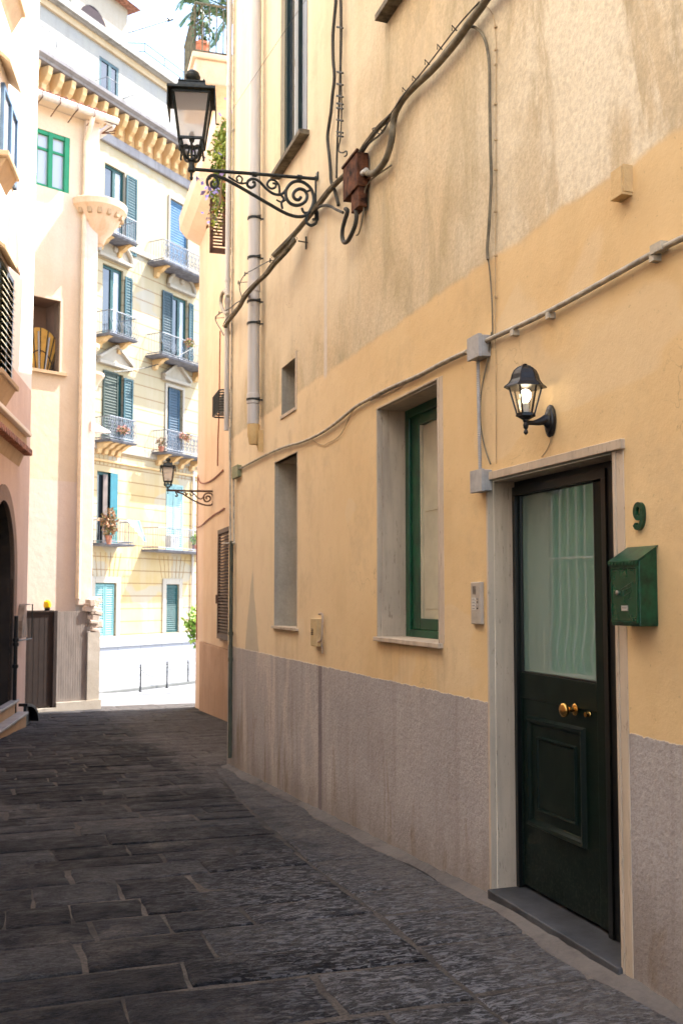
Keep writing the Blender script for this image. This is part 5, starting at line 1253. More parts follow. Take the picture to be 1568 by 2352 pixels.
WN['l3'] = FH(250, 284, 609, 772); WN['r3'] = FH(395, 431, 676, 826)
WN['l2'] = FH(240, 284, 850, 1012); WN['r2'] = FH(383.6, 419, 887, 1044)
WN['l1'] = FH(232, 272, 1082, 1251); WN['r1'] = FH(382, 421, 1110, 1262)
WN['l0'] = FH(228, 266, 1339, 1462); WN['r0'] = FH(381, 410, 1342, 1453)
for k in ('l4', 'l3', 'l2', 'l1', 'l0'):
    if WN[k][1]-WN[k][0] < 1.25: WN[k][0] = WN[k][1]-1.25
for k, v in WN.items(): print(k, [round(q, 2) for q in v])
m = MB().wall(-9, 16, -4, zbr, [v for k, v in WN.items() if 'attic' not in k], 0, .22)
m.add([(-9,0,-4),(-9,0,zbr),(-9,10,zbr),(-9,10,-4)], [(0,1,2,3)]); m.build('wall', M['facade'], AB)
m = MB().wall(-9, 16, zbr, ztop-.02, [WN['attic_far'], WN['attic']], .10, .2); m.add([(-9,.1,ztop),(16,.1,ztop),(16,10,ztop),(-9,10,ztop)], [(0,1,2,3)]); m.add([(-9,.1,zbr),(-9,.1,ztop),(-9,10,ztop),(-9,10,zbr)], [(0,1,2,3)])
m.build('attic_wall', M['attic'], AB)
MB().box(-9, 16, -.02, .1, ztop-.62, ztop-.34).build('attic_band', plaster('pale_orange_band', (.52,.38,.21), (.56,.43,.27), (.4,.27,.14), .4), AB)
m = MB(); m.box(-9, 16, -.30, .1, ztop-.30, ztop); m.box(-9, 16, -.18, .1, ztop-.34, ztop-.3005); m.build('parapet', plaster('lichened_parapet', (.30,.28,.25), (.36,.34,.30), (.13,.12,.10), .8, .5), AB, bevel=.03)
# main cornice
zb_ = zc1; H_ = zbr-zc1
m = MB(); m.loft([[(-9,.0,zb_+H_*.98),(-9,-.62,zb_+H_*1.0),(-9,-.66,zb_+H_*1.07),(-9,-.82,zb_+H_*1.15),(-9,-.84,zb_+H_*1.27),(-9,.1,zb_+H_*1.34)],[(16,.0,zb_+H_*.98),(16,-.62,zb_+H_*1.0),(16,-.66,zb_+H_*1.07),(16,-.82,zb_+H_*1.15),(16,-.84,zb_+H_*1.27),(16,.1,zb_+H_*1.34)]])
m.build('cornice', M['grey_trim'], AB)
MB().box(-9, 16, -.10, .0, zb_, zb_+H_*.975).build('frieze', M['ochre_trim'], AB)
m = MB(); i = 0; nbk = 0
while -8+i*.62 < 8:
    xx = -8+i*.62
    prof = [(0,0), (-.22,.06), (-.24,.30), (-.40,.40), (-.52,.62), (-.58,.90), (0,.95)]
    P0 = [(xx-.12, y_-.1, zb_+z_*H_) for y_, z_ in prof]; P1 = [(xx+.12, y_-.1, zb_+z_*H_) for y_, z_ in prof]; m.loft([P0, P1]); i += 1
m.build('cornice_bracket', M['ochre_trim'], AB, bevel=.03)['kind'] = 'stuff'
MB().box(-9, 16, -.16, .0, zb_-.42, zb_-.0).build('lower_moulding', M['grey_trim'], AB, bevel=.05)
# string courses
for (u, v, h_, mt) in ((340, 590, .26, 'pale_trim'), (335, 1042, .40, 'pale_trim'), (336, 1075, .10, 'ochre_trim')):
    z_ = fw_(u, v)[1]; MB().box(-9, 16, -.10, .0, z_-h_*.5, z_+h_*.5).build('string_course', M[mt], AB, bevel=.03)
def casement(key, mf, pane='dark_glass', label=None, shut=None, y=.14):
    a, b_, c, d = WN[key]; f = .13; xm = (a+b_)/2+.05
    m = MB(); m.box(a, a+f, y-.03, y+.05, c, d); m.box(b_-f, b_, y-.03, y+.05, c, d); m.box(a+f, b_-f, y-.03, y+.05, d-f, d); m.box(a+f, b_-f, y-.03, y+.05, c, c+.2); m.box(xm-.09, xm+.09, y-.04, y+.05, c+.2, d-f)
    w_ = m.build('window', mf, AB)
    if label: w_['label'] = label
    MB().box(a+f, xm-.06, y+.01, y+.02, c+.2, d-f).build('pane', M[pane], w_)
    MB().box(xm+.06, b_-f, y+.01, y+.02, c+.2, d-f).build('pane', M['curtain'] if key in ('l3', 'r3', 'l4') else M[pane], w_)
    return w_
M['curtain'] = plain('pale_curtain', (.55, .58, .62), .8, 0, .2, 3, 0, stretch=(8, 8, .3))
def leaf(w_, x0, x1, z0, z1, y, mat, pitch=.12):
    a, s = MB(), MB(); shutter(a, s, x0, x1, z0, z1, y, .04, .08, pitch); a.box(x0+.08, x1-.08, y-.012, y-.002, z0+.08, z1-.08); o_ = a.build('shutter', mat, w_); s.build('slats', mat, w_); return o_
def balcony(x0, x1, z, dep, style, label, n=None, brk=2, h=.95):
    m = MB(); m.box(x0, x1, -dep, -.001, z-.07, z); m.box(x0-.03, x1+.03, -dep-.04, -.001, z-.02, z+.025)
    bl = m.build('balcony', M['slab'], AB, bevel=.015); bl['label'] = label
    r1 = MB(); y = -dep+.03
    for zz in (z+.10, z+h): 
        r1.tube([(x0+.04,-.02,zz),(x0+.04,y,zz),(x1-.04,y,zz),(x1-.04,-.02,zz)], .022, 6)
    n = n or int((x1-x0)/.13)
    for i in range(n+1):
        xx = x0+.04+(x1-x0-.08)*i/n
        if style == 'bars': r1.tube([(xx,y,z+.03),(xx,y,z+h)], .012, 5)
        elif style == 'belly': r1.tube(smooth_path([(xx,y,z+h),(xx,y+.02,z+h*.7),(xx,y-.10,z+h*.38),(xx,y-.12,z+.2),(xx,y,z+.05)], 3), .014, 5)
        else:
            s_ = (x1-x0)/n*.5
            r1.tube(smooth_path([(xx-s_,y,z+.10),(xx+s_,y,z+h*.3),(xx-s_,y,z+h*.6),(xx+s_*.6,y,z+h)], 4), .013, 5); r1.tube(smooth_path([(xx+s_,y,z+.10),(xx-s_,y,z+h*.3),(xx+s_,y,z+h*.6),(xx-s_*.6,y,z+h)], 4), .013, 5)
            if i % 2: r1.tube([(xx,y,z+.05),(xx,y,z+h)], .012, 5)
    for e in (x0+.04, x1-.04):
        k = max(3, int(dep/.14))
        for i in range(1, k): r1.tube([(e,-dep*i/k,z+.03),(e,-dep*i/k,z+h)], .012, 5)
    r1.build('railing', M['rail'], bl)
    for i in range(brk):
        xx = x0+(x1-x0)*(.14+.72*i/max(1, brk-1)); 
        pr = [(0,-.07),(0,-.52),(-.16,-.48),(-.22,-.32),(-.42,-.26),(-.56,-.15),(-dep*.85,-.10),(-dep*.85,-.071)]
        mm = MB().loft([[(xx-.11, yy, z+zz) for yy, zz in pr], [(xx+.11, yy, z+zz) for yy, zz in pr]]); mm.build('bracket', M['ochre_trim'], bl, bevel=.03)
    return bl
def surround(w_, key, e=.16, y=-.06):
    a, b_, c, d = WN[key]; m = MB(); m.box(a-e, a, y, 0, c, d+e); m.box(b_, b_+e, y, 0, c, d+e); m.box(a, b_, y, 0, d, d+e); m.build('surround', M['pale_trim'], w_, bevel=.02)
def pediment(w_, key, kind):
    a, b_, c, d = WN[key]; e = .38; z0 = d+.22; cx = (a+b_)/2; hw = (b_-a)/2+e
    m = MB(); m.box(a-e, b_+e, -.22, 0, z0, z0+.14)
    if kind == 'tri':
        m.prism([(cx-hw, z0+.1401), (cx+hw, z0+.1401), (cx+hw, z0+.24), (cx, z0+.92), (cx-hw, z0+.24)], -.10, 0)
        m.bar((cx-hw-.03,-.14,z0+.22), (cx,-.14,z0+.90), .24, .12); m.bar((cx,-.14,z0+.90), (cx+hw+.03,-.14,z0+.22), .24, .12)
    else:
        n = 12; P_ = [(cx+hw*math.cos(math.pi*i/n), z0+.14+.72*math.sin(math.pi*i/n)) for i in range(n+1)]
        m.prism(P_, -.08, 0); m.tube([(x_,-.14,z_) for x_, z_ in P_], .10, 6); m.lathe([(.16,0),(.12,.1),(.02,.14)], (cx,-.08,z0+.5), 10, mY)
    m.build('pediment', M['pale_trim'], w_, bevel=.02)
w1 = casement('attic_far', M['blue_shut'], label='attic window half hidden by the left house')
w1 = casement('attic', M['blue_shut'], label='attic window with a light railing')
a, b_, c, d = WN['attic']; m = MB(); zr = fw_(255, 215, .6)[1]; 
for zz in (c+.9,): m.tube([(a-.2,.1,zz),(a-.2,-.55,zz),(b_+.3,-.55,zz),(b_+.3,.1,zz)], .015, 5)
for i in range(9): m.tube([(a-.2+i*(b_-a+.5)/8,-.55,zbr+H_*.4),(a-.2+i*(b_-a+.5)/8,-.55,c+.9)], .009, 5)
m.tube([(b_+.3,.1,c+.9),(b_+1.5,-.4,c+1.3)], .012, 5)
m.build('railing', M['rail'], w1)
a, b_, c, d = WN['attic_far']; m = MB(); m.tube([(a-.4,-.5,c+1.0),(b_+.3,-.5,c+1.0),(b_+.9,.08,c+1.0)], .015, 5)
for i in range(6): m.tube([(a-.4+i*(b_-a+.7)/5,-.5,c),(a-.4+i*(b_-a+.7)/5,-.5,c+1)], .009, 5)
m.build('railing', M['rail'], AB)
def zat(u, v, off=1.0): return fw_(u, v, off)[1]
# level 4
w_ = casement('l4', M['teal'], label='fourth floor left window, blue shutter open'); a, b_, c, d = WN['l4']; leaf(w_, b_+.03, b_+.72, c+.0, d-.05, -.05, M['blue_shut'])
sb = fw_(256, 560, .9); balcony(a-.5, fw_(316, 567, .9)[0], zat(316, 561, .9), .9, 'bars', 'fourth floor left balcony')
w_ = casement('r4', M['blue_shut']); a, b_, c, d = WN['r4']; leaf(w_, a+.02, b_-.02, c, d-.03, .08, M['sky_shut'] if 'sky_shut' in M else plain('sky_blue_shutter', (.05, .15, .26), .5, 0, .1, 3, 0)); surround(w_, 'r4', .12)
balcony(fw_(377, 600, .9)[0]-.02, b_+1.0, zat(377, 597, .9), .9, 'scroll', 'fourth floor right balcony')
# level 3
w_ = casement('l3', M['teal']); a, b_, c, d = WN['l3']; leaf(w_, b_+.05, b_+.5, c+.2, d-.2, -.05, M['blue_shut'])
pediment(w_, 'l3', 'arc'); balcony(a-.5, fw_(316, 790, .9)[0], zat(316, 784, .9), .9, 'belly', 'third floor left balcony with pot bellied railing')
w_ = casement('r3', M['teal']); a, b_, c, d = WN['r3']; leaf(w_, fw_(371, 700)[0], a-.02, c+.1, d+.0, -.05, M['teal_dk'] if 'teal_dk' in M else plain('dark_teal_shutter', (.004, .030, .040), .5, 0, .1, 3, 0)); leaf(w_, b_+.05, b_+.38, c+.2, d-.1, -.05, M['blue_shut'])
pediment(w_, 'r3', 'arc'); balcony(fw_(372, 818, .9)[0], b_+1.1, zat(372, 812, .9), .9, 'belly', 'third floor right balcony with pot bellied railing')
# level 2
w_ = casement('l2', M['teal'], 'dark_glass'); a, b_, c, d = WN['l2']; xm = fw_(270, 900)[0]; leaf(w_, a, xm, c, d-.0, -.02, M['olive_shut']); leaf(w_, b_-.03, b_+.55, c+.1, d-.1, -.05, M['blue_shut'])
pediment(w_, 'l2', 'tri'); balcony(a-.5, fw_(314, 1026, .9)[0], zat(314, 1020, .9), .9, 'scroll', 'second floor left balcony with scrolled railing', brk=4)
w_ = casement('r2', M['teal'], 'dark_glass'); a, b_, c, d = WN['r2']; leaf(w_, a+.22, b_-.12, c, d-.0, .08, M['deep_blue'] if 'deep_blue' in M else plain('deep_blue_shutter', (.010, .045, .080), .5, 0, .1, 3, 0)); surround(w_, 'r2', .14); pediment(w_, 'r2', 'tri')
balcony(fw_(383, 1041, .9)[0], b_+1.1, zat(383, 1036, .9), .9, 'scroll', 'second floor right balcony with scrolled railing', brk=4)
# level 1
w_ = casement('l1', M['teal'], 'dark_glass'); a, b_, c, d = WN['l1']; xm = fw_(254, 1160)[0]; leaf(w_, xm, b_, c, c+(d-c)*.52, .03, M['teal_sea'], .07); MB().box(xm, b_, .0, .03, c+(d-c)*.52, d).build('shutter', M['teal_mid'] if 'teal_mid' in M else plain('mid_teal_panel', (.015, .13, .16), .5, 0, .1, 3, 0), w_)
MB().box(xm-.42, xm-.16, .02, .04, c, d-.1).build('curtain', plain('brown_curtain', (.16,.12,.10), .8, 0, .2, 3, 0), w_)
balcony(a-.5, fw_(309, 1256, .9)[0], zat(309, 1252, .9), .9, 'bars', 'first floor left balcony with washing', brk=0)
w_ = casement('r1', M['teal_sea']); a, b_, c, d = WN['r1']; xm = (a+b_)/2; leaf(w_, a+.02, xm-.01, c, d, .02, M['pale_teal'] if 'pale_teal' in M else plain('pale_teal_shutter', (.26, .42, .39), .5, 0, .08, 3, 0), .09); leaf(w_, xm+.01, b_-.02, c, d, .02, bpy.data.materials['pale_teal_shutter'], .09)
balcony(fw_(363, 1264, .9)[0], b_+1.2, zat(363, 1262, .9), .9, 'bars', 'first floor right balcony with an air conditioner', brk=0)
# ground floor
w_ = casement('l0', M['teal_sea'], 'dark_glass'); a, b_, c, d = WN['l0']; xm = (a+b_)/2; leaf(w_, a+.04, xm, c, d-.05, .06, M['teal_gr'] if 'teal_gr' in M else plain('grey_teal_shutter', (.13, .28, .27), .5, 0, .08, 3, 0), .09); leaf(w_, xm+.03, b_-.05, c, d-.05, .06, bpy.data.materials['grey_teal_shutter'], .09); surround(w_, 'l0', .25)
w_ = casement('r0', M['teal'], 'dark_glass'); surround(w_, 'r0', .25); a, b_, c, d = WN['r0']; leaf(w_, a+.02, b_-.02, c, d-.05, .06, M['teal'], .09)
# voussoir lines over ground and first floor windows
m = MB()
for key in ('l0', 'r0', 'l1', 'r1'):
    a, b_, c, d = WN[key]; cx = (a+b_)/2
    for i in range(-3, 4): m.bar((cx+i*.24, -.004, d+.28), (cx+i*.31, -.004, d+1.25), .03, .012)
m.build('voussoir_joints', plain('groove_line_stone', (.52,.33,.15), .9, 0, .2, 5, 0), AB)  # joint lines as thin strips in their own ochre stone colour
m = MB(); m.tube([( fw_(452,1100)[0]-.35, -.08, -1.7), (fw_(452,1100)[0]-.35, -.08, zat(440, 1080, .1))], .05, 8); m.build('drain_pipe', M['zinc'], AB)
# roof structures
zt0 = ztop; xa = fw_(166, 30)[0]
m = MB(); dx0 = fw_(165, 20, -1)[0]; dx1 = fw_(293, 60, -1)[0]; dz = fw_(293, 22, -1)[1]-zt0; print('dormer', dx0, dx1, dz); m.box(dx0, dx1, 1.0, 4.0, zt0, zt0+dz); dm = m.build('dormer', M['pale_trim'], AB)
m = MB(); m.loft([[(dx0-.4,.5,zt0+dz),(dx0-.4,4.4,zt0+dz),(dx0,4.4,zt0+dz+.25),(dx0,.8,zt0+dz+.25)],[(dx1+.35,.5,zt0+dz),(dx1+.35,4.4,zt0+dz),(dx1,4.4,zt0+dz+.25),(dx1,.8,zt0+dz+.25)]]); m.build('roof', M['tile'], dm)
n = 12; ax, ar = fw_(215, 40, -1)[0], (fw_(250, 40, -1)[0]-fw_(181, 40, -1)[0])/2; m = MB(); m.prism([(ax+ar, zt0)]+[(ax+ar*math.cos(math.pi*i/n), zt0+.5+1.1*math.sin(math.pi*i/n)) for i in range(n+1)]+[(ax-ar, zt0)], .97, 1.0); m.build('opening', plain('dark_purple_void', (.03,.016,.02), .9, 0, .2, 3, 0), dm)
p0 = fw_(313, 150, -2.0); px_ = fw_(322, 125, -1.2)[0]; hx_ = fw_(297, 120, -1.2)[0]
zp = fw_(322, 119, -1.2)[1]-zt0; zh = fw_(300, 108, -1.25)[1]-zt0; zl = fw_(322, 91, -1.0)[1]-zt0; print('roof', zp, zh, zl)
m = MB(); m.box(px_, 16, 1.2, 6, zt0-.3, zt0+zp); pt = m.build('penthouse', plaster('grey_lilac_stucco', (.26,.24,.26), (.30,.28,.30), (.14,.12,.13), .6, .3), AB)
MB().box(hx_, px_-.002, 1.25, 2.4, zt0-.3, zt0+zh).build('dark_hut', plain('dark_hut_boards', (.035,.02,.02), .8, 0, .3, 3, 0), pt)
m = MB()
for zz in (zl-.4, zl): m.tube([(px_-1.6,3.5,zt0+zz-.1),(px_+.1,1.0,zt0+zz),(14,1.0,zt0+zz)], .022, 5)
for i in range(9): m.tube([(px_+.1+i*1.4,1.0,zt0+zp),(px_+.1+i*1.4,1.0,zt0+zl)], .02, 5)
m.build('railing', M['iron'], pt)
def on_f(u, v, off): s_, z_ = fw_(u, v, off); return FF.w(s_, -off, z_)
A0, A1, A2 = on_f(284, 122, -1.2), on_f(277, 80, -1.2), on_f(395, 43, -1.2)
m = MB(); m.tube([A0-Vector((0,0,1.5)), A1], .035, 6); m.tube([A1, A2], .05, 6); m.tube([A2-(A2-A1)*.08, A2+(A2-A1)*.0], .10, 6)
tag(m.build('antenna', M['iron'], None, org=tuple(A0-Vector((0,0,1.5)))), 'bent roof antenna pole against the white sky', 'antenna')
# telephone wire across facade
m = MB(); w0 = on_f(290, 852, .3); w1_ = on_f(415, 815, .3); m.tube([w0+(w1_-w0)*t+Vector((0,0,-.5*t*(1-t))) for t in [i/10 for i in range(-2, 14)]], .02, 5); tag(m.build('wire', M['iron'], None, org=tuple(w0)), 'black wire strung across the second floor of the yellow block', 'wire')
# things on balconies
def fthing(name, mb, mat, label, cat, group=None): return fm_thing(mb, name, mat, label, cat, group, fr=FF)
s0_, z0_ = fw_(396, 1262, .55); a = s0_
r_ = empty('air_conditioner', FF.w(a, -.55, z0_), 'white air conditioner unit on the first floor right balcony', 'air conditioner', None, FF.ang); o = (a, -.55, z0_)
x1_ = fw_(406, 1262, .55)[0]; x0_ = fw_(386, 1262, .55)[0]
MB().box(x0_, x1_, -.72, -.42, z0_+.05, z0_+.62).build('body', M['white'], r_, bevel=.02, org=o)
m = MB(); cxm = (x0_+x1_)/2+.05; m.lathe([(.22,0),(.22,.012)], (cxm, -.72, z0_+.33), 20, mY); m.build('fan_grille', M['grey_plastic'], r_, org=o)
m = MB()                                          # washing
sx, sz = fw_(306, 1195, 1.0); sx2 = fw_(292, 1190, 1.0)[0]; sx3 = fw_(319, 1195, 1.0)[0]
NX, NZ = 14, 6; zt_ = sz
for j in range(NZ+1):
    for i in range(NX+1):
        t = i/NX; m.v.append((sx2+(sx3-sx2)*t+.05*j*t, -1.0-.05*math.sin(i*1.9)-.02*j, zt_-(.12+.75*t)*j/NZ))
for j in range(NZ):
    for i in range(NX): k = j*(NX+1)+i; m.f.append((k,k+1,k+NX+2,k+NX+1)); m.t.append(.5)
lb = NG('pale_blue_cloth'); lb.col(lb.ramp(lb.noise(1, 3, .5, lb.map((4,4,.4))), [(.42, (.62,.66,.72)), (.58, (.22,.40,.75))])); lb.set(.9)
fthing('laundry', m, lb.m, 'pale blue and white cloth hung over the first floor left balcony rail', 'laundry')
def leaves(mb, c, r, n, size, seed, squash=1, droop=0, hollow=.2):
    rnd = random.Random(seed)
    for _ in range(n):
        a_ = rnd.uniform(0, 2*math.pi); b2 = math.acos(rnd.uniform(-1, 1)); q = (hollow+(1-hollow)*rnd.random()**.6)
        p = Vector((c[0]+r[0]*q*math.sin(b2)*math.cos(a_), c[1]+r[1]*q*math.sin(b2)*math.sin(a_), c[2]+r[2]*q*math.cos(b2)*squash))
        d = Vector((rnd.uniform(-1,1), rnd.uniform(-1,1), rnd.uniform(-1,.6)-droop)).normalized(); e = d.cross(Vector((rnd.uniform(-1,1), rnd.uniform(-1,1), rnd.uniform(-1,1)))).normalized(); s = size*rnd.uniform(.6, 1.3)
        mb.tone = rnd.random()
        mb.add([p-e*s*.05, p+d*s*.5-e*s*.28, p+d*s, p+d*s*.5+e*s*.28], [(0,1,2,3)])
def leafmat(name, a_, b_):
    g = NG(name); at = g.n('ShaderNodeAttribute', attribute_name='tone'); g.col(g.ramp(at.outputs['Fac'], [(0, a_), (1, b_)])); g.set(.6, 0, .3); g.b.inputs['Transmission Weight'].default_value = 0
    return g.m
M['leaf'] = leafmat('mixed_green_leaf', (.06, .12, .015), (.30, .34, .05)); M['leaf_lime'] = leafmat('lime_leaf', (.10, .22, .02), (.30, .42, .06)); M['dryleaf'] = leafmat('reddish_green_leaf', (.12, .12, .03), (.40, .19, .10))  # second leaf colour is a brighter lime green
M['petal'] = plain('lilac_petal', (.30, .26, .62), .6, 0, .15, 9, 0); M['stem'] = plain('brown_stem', (.12, .08, .04), .8, 0, .3, 9, 0); M['pot'] = plain('terracotta_pot', (.42, .16, .09), .8, 0, .2, 6, .1); M['pink_petal'] = plain('salmon_petal', (.65, .25, .18), .6, 0, .15, 9, 0)
def plant(name, fr, s_, off, z_, r, n, size, label, mat='leaf', petals=None, pot=True, seed=1, h=.3, droop=0):
    r_ = empty(name, fr.w(s_, -off, z_), label, 'plant', None, fr.ang); o = (s_, -off, z_)
    if pot: MB().lathe([(.09,0),(.13,h*.8),(.145,h*.82),(.145,h),(.12,h)], (s_, -off, z_), 12).build('pot', M['pot'], r_, org=o)
    st = MB(); rnd = random.Random(seed)
    for k in range(5): st.tube(smooth_path([(s_, -off, z_+(h*.8 if pot else 0)), (s_+rnd.uniform(-.4,.4)*r[0], -off+rnd.uniform(-.4,.4)*r[1], z_+h+r[2]*.7), (s_+rnd.uniform(-.8,.8)*r[0], -off+rnd.uniform(-.7,.7)*r[1], z_+h+r[2]*1.2)], 3), .012, 5)
    st.build('stem', M['stem'], r_, org=o)
    lm = MB(); leaves(lm, (s_, -off, z_+h+r[2]*.8), r, n, size, seed, 1, droop); lm.build('foliage', M[mat], r_, org=o)
    if petals:
        pm = MB(); leaves(pm, (s_, -off, z_+h+r[2]*.9), r, petals[1], size*.8, seed+9, 1, 0, .8); pm.build('flowers', M[petals[0]], r_, org=o)
    return r_
s1, z1 = fw_(250, 1250, .95); plant('balcony_plant', FF, s1, .95, z1, (.36, .3, .62), 420, .16, 'bushy reddish green plant on the first floor left balcony', 'dryleaf', seed=4, h=.35)
s1, z1 = fw_(280, 1010, .95); plant('balcony_plant', FF, fw_(284, 990, 1.0)[0], 1.0, fw_(284, 995, 1.0)[1], (.34, .15, .16), 130, .10, 'pink flowers on the railing of the second floor left balcony', 'dryleaf', ('pink_petal', 70), False, 5, .0)
plant('balcony_plant', FF, fw_(426, 1010, 1.0)[0], 1.0, fw_(426, 1010, 1.0)[1], (.42, .15, .16), 150, .10, 'pink flowers on the railing of the second floor right balcony', 'dryleaf', ('pink_petal', 80), False, 6, .0)
plant('balcony_plant', FF, fw_(436, 795, 1.0)[0], 1.0, fw_(436, 795, 1.0)[1], (.32, .15, .18), 110, .10, 'salmon flowers on the railing of the third floor right balcony', 'leaf', ('pink_petal', 110), False, 7, .0)
plant('balcony_plant', FF, fw_(447, 1262, .8)[0], .8, fw_(447, 1262, .8)[1], (.22, .2, .3), 120, .12, 'small green plant at the right end of the first floor right balcony', 'leaf_lime', None, True, 8, .2)
plant('balcony_plant', FF, fw_(415, 1075, .7)[0]-1.35, .7, fw_(411, 1042, .7)[1]-.05, (.24, .2, .26), 120, .10, 'dry drooping plant at the left foot of the second floor right balcony', 'dryleaf', None, True, 9, .2)
# ================= ROAD, RETAINING WALL, BOLLARDS =================
zg2 = -3.502; zr0, zr1 = fw_(230, 1466, 1.3)[1], fw_(450, 1457, 1.3)[1]; print('retaining', zr0, zr1)
def blockmat():
    g = NG('white_stone_blocks'); br = g.n('ShaderNodeTexBrick'); mp = g.n('ShaderNodeMapping'); tc = g.n('ShaderNodeTexCoord'); g.l(tc.outputs['Object'], mp.inputs[0]); mp.inputs['Rotation'].default_value = (R(90), 0, 0)
    g.l(mp.outputs[0], br.inputs['Vector']); br.inputs['Color1'].default_value = (.27,.27,.285,1); br.inputs['Color2'].default_value = (.31,.31,.32,1); br.inputs['Mortar'].default_value = (.15,.15,.165,1)
    br.inputs['Scale'].default_value = 1; br.inputs['Brick Width'].default_value = 1.35; br.inputs['Row Height'].default_value = .62; br.inputs['Mortar Size'].default_value = .012
    g.col(g.mix(g.ramp(g.noise(1.2, 5), [(.4, 0), (.8, .35)]), br.outputs[0], (.28,.28,.28))); g.set(.85, 0, .2); return g.m
zr = (zr0+zr1)/2; M['coping'] = plaster('pale_coping_stone', (.34,.34,.35), (.38,.38,.385), (.26,.26,.27), .4, .3)
r_ = empty('retaining_wall', FF.w(0, -1.3, zg2), 'white stone block retaining wall in front of the yellow block', 'wall', None, FF.ang); o = (0, -1.3, zg2)
MB().box(-7, 18, -1.3, -.04, -4.2, zr-.35).build('wall', blockmat(), r_, org=o)
MB().box(-7, 18, -1.36, .0, zr-.3495, zr).build('coping', M['coping'], r_, bevel=.02, org=o)
MB().box(-7, 18, -1.44, -1.301, -4.2, zg2+.62).build('plinth', plaster('white_base', (.32,.32,.32), (.35,.35,.35), (.25,.25,.24), .3), r_, bevel=.02, org=o)
o_ = MB().box(-7, 18, -3.3, -1.46, zg2-.3, zg2+.13).build('pavement', plaster('pale_paving', (.22,.22,.22), (.26,.26,.26), (.17,.17,.16), .4, .3), None); o_.location = FF.o; o_.rotation_euler = (0,0,FF.ang); struct(o_, 'pale pavement at the foot of the white wall')
o_ = MB().box(-7, 18, -3.42, -3.301, zg2-.3, zg2+.10).build('kerb', plaster('kerb_stone', (.12,.12,.11), (.15,.15,.14), (.08,.08,.07), .5, .3), None, bevel=.01); o_.location = FF.o; o_.rotation_euler = (0,0,FF.ang); struct(o_, 'grey kerb along the far pavement')
rd = MB(); rd.add([(-40,25.2,gz(25.2)-.016),(40,25.2,gz(25.2)-.016),(40,37.5,gz(37.5)-.016),(-40,37.5,gz(37.5)-.016),(40,60,gz(60)-.016),(-40,60,gz(60)-.016)], [(0,1,2,3),(3,2,4,5)])
struct(rd.build('road', plaster('pale_sunlit_paving', (.19,.19,.20), (.23,.23,.235), (.13,.125,.13), .5, .4)), 'pale sunlit road at the end of the alley')
def bol(u, v, v1):
    r = ray(u, v); t = 20
    while t < 60 and (r*t).z > gz((r*t).y): t += .02
    p = r*t; return p, (v-v1)/FPX*t
prev = None; tops = []
for u, v, v1, lab in ((322.7, 1589, 1525.5, 'nearest thin iron bollard at the left end of the chain'), (383.8, 1580, 1518.5, 'middle thin iron bollard of the chain'), (432, 1571, 1516, 'farthest thin iron bollard near the peach house')):
    p, h_ = bol(u, v, v1); print('bollard', p, h_)
    r_ = empty('bollard', p, lab, 'bollard', 'chained iron bollards'); o = tuple(p)
    m = MB().lathe([(.055,0),(.06,.04),(.035,.07),(.03,.3),(.028,h_*.55),(.04,h_*.6),(.028,h_*.65),(.024,h_*.85),(.045,h_*.88),(.02,h_*.92),(.035,h_*.97),(.002,h_)], p, 12); m.build('post', M['black_iron'], r_, smooth=True, org=o)
    m = MB().lathe([(.03,h_*.84),(.042,h_*.86),(.03,h_*.88)], p, 10); m.build('collar', M['iron'], r_, org=o); tops.append(p+Vector((0,0,h_*.82)))
for i in range(2):
    A_, B_ = tops[i], tops[i+1]; pth = [A_+(B_-A_)*t+Vector((0,0,-.75*4*t*(1-t)*.45)) for t in [k/24 for k in range(25)]]
    m = MB().tube(pth, [.014 if k % 2 else .008 for k in range(25)], 5); tag(m.build('chain', M['iron'], None, org=tuple(A_)), ('chain hanging between the nearest and middle bollard', 'chain hanging between the middle and farthest bollard')[i], 'chain', 'bollard chains')
# small tree by the peach house far corner
def tree_at(pt, h_, label):
    r_ = empty('small_tree', pt, label, 'tree'); o = tuple(pt); p = Vector(pt)
    m = MB(); m.tube(smooth_path([p, p+Vector((.05,0,h_*.4)), p+Vector((-.02,.05,h_*.75))], 4), [.07-.004*i for i in range(9)], 8)
    rnd = random.Random(11)
    for k in range(7): a_ = rnd.uniform(0, 6.28); m.tube([p+Vector((0,0,h_*.5+k*.12)), p+Vector((.45*math.cos(a_), .45*math.sin(a_), h_*.7+k*.12))], .018, 5)
    m.build('trunk', M['stem'], r_, org=o)
    lm = MB(); leaves(lm, (p.x, p.y, p.z+h_*.85), (.6,.6,.7), 600, .2, 12); lm.build('crown', M['leaf_lime'], r_, org=o)
r = ray(462, 1560); t = 36
pt = r*34; pt.z = gz(pt.y); tree_at(pt, 2.7, 'small lime green tree peeping out behind the peach house corner')
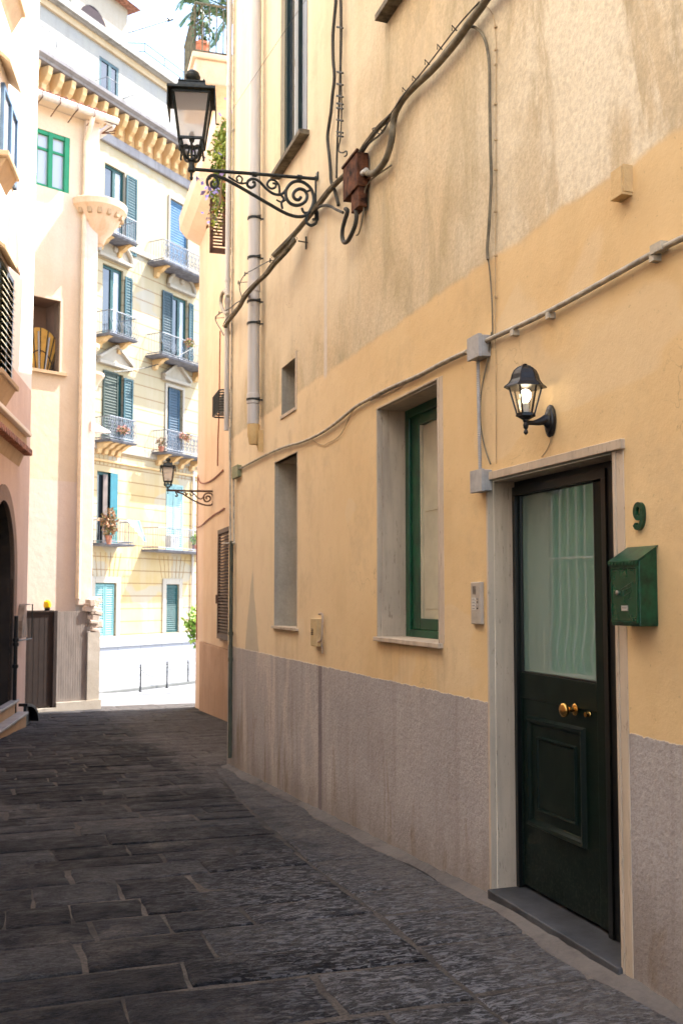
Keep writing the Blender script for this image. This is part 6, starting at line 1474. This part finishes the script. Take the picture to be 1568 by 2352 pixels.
# ================= ROOF TERRACE PLANTS, PALM, TRAILING PLANT =================
s_, z_ = rw(512, 390, .5)
for k, (u, v, rr, n, lab) in enumerate((( 512, 362, (.55,.5,.62), 900, 'trailing shrub with lilac flowers on the peach cornice behind the street lamp'),)):
    s_, z_ = rw(u, v, .45)
    r_ = empty('trailing_plant', FR.w(s_, -.45, 8.4), lab, 'plant', None, FR.ang); o = (s_, -.45, 8.4); print('trail', s_, z_)
    lm = MB(); leaves(lm, (s_, -.35, z_+.1), (.8,.28,.55), n*2, .085, 21); leaves(lm, (s_-.3, -.42, z_-.40), (.5,.2,.30), 420, .08, 22); leaves(lm, (s_-.2, -.5, z_-.8), (.4,.10,.35), 90, .08, 23, 1, .6)
    lm.build('foliage', M['leaf'], r_, org=o); pm = MB(); leaves(pm, (s_, -.45, z_+.1), (1.0,.5,.8), 70, .11, 24, 1, 0, .8); leaves(pm, (s_-.5, -.5, z_-.5), (.6,.3,.4), 35, .11, 25, 1, 0, .8); pm.build('flowers', M['petal'], r_, org=o)
    pm = MB(); leaves(pm, (s_-.3, -.5, z_-.75), (.6,.12,.4), 80, .08, 26, 1, .5, .6); pm.build('dry_leaves', M['dryleaf'], r_, org=o)
    st = MB(); rnd = random.Random(4)
    for q in range(8): st.tube(smooth_path([(s_+rnd.uniform(-.4,.4),-.2,8.5),(s_+rnd.uniform(-.9,.5),-.45,z_),(s_+rnd.uniform(-1.2,.5),-.52,z_-.9)], 4), .014, 5)
    st.build('stem', M['stem'], r_, org=o)
def frond(mb, p0, pts, w_, n=46, seed=0):
    P_ = smooth_path([Vector(p) for p in pts], 12); mb.tone = .3; mb.tube(P_, [max(.004, .022*(1-i/len(P_))) for i in range(len(P_))], 5); rnd = random.Random(seed)
    for i in range(4, len(P_)-1):
        t = (P_[i+1]-P_[i-1]).normalized(); sd = t.cross(Vector((0,0,1))); sd = sd.normalized() if sd.length > .01 else Vector((1,0,0)); L = w_*(1-abs(i/len(P_)-.45)*1.1)
        for s in (-1, 1):
            for jj in range(2):
                q = P_[i]+(P_[i+1]-P_[i])*jj*.5; d = (sd*s*.8+t*.75+Vector((0,0,-.55+rnd.uniform(-.15,.15)))).normalized(); nrm = d.cross(t).normalized() if d.cross(t).length > .01 else Vector((0,0,1)); mb.tone = rnd.random()
                mb.add([q-t*.012, q+d*L*.5-t*.020, q+d*L*(.9+rnd.random()*.2), q+d*L*.5+t*.020], [(0,1,2,3)])
def rp(u, v, d): return ray(u, v)*d
M['palm'] = leafmat('palm_leaf', (.030, .075, .035), (.09, .17, .10))
base = rp(548, 60, 19.5)
r_ = empty('palm', (base.x, base.y, 9.68), 'potted palm on the roof terrace with long arching fronds', 'palm tree'); o = (base.x, base.y, 9.68)
MB().tube([(base.x, base.y, 9.68), (base.x, base.y, base.z)], .09, 10).build('trunk', M['stem'], r_, org=o)
for k, pts in enumerate(([(548,60),(515,28),(470,15),(430,35),(411,58)], [(548,60),(530,38),(505,60),(490,90),(480,105)], [(548,60),(520,20),(470,-5),(425,-8),(410,18)], [(548,60),(560,10),(600,-30)], [(548,60),(530,0),(505,-40)], [(548,60),(570,50),(610,60)])):
    dd_ = [19.5, 19.2, 18.9, 18.7, 18.5]
    m = MB(); frond(m, 0, [rp(u, v, dd_[min(i, 4)]) for i, (u, v) in enumerate(pts)], .30, seed=k); m.build('frond', M['palm'], r_, org=o)
plant('terrace_plant', FR, 4.75, .65, 9.68, (.2, .22, .55), 190, .12, 'upright green plant behind the terrace railing under the palm', 'palm', None, True, 31, .3)
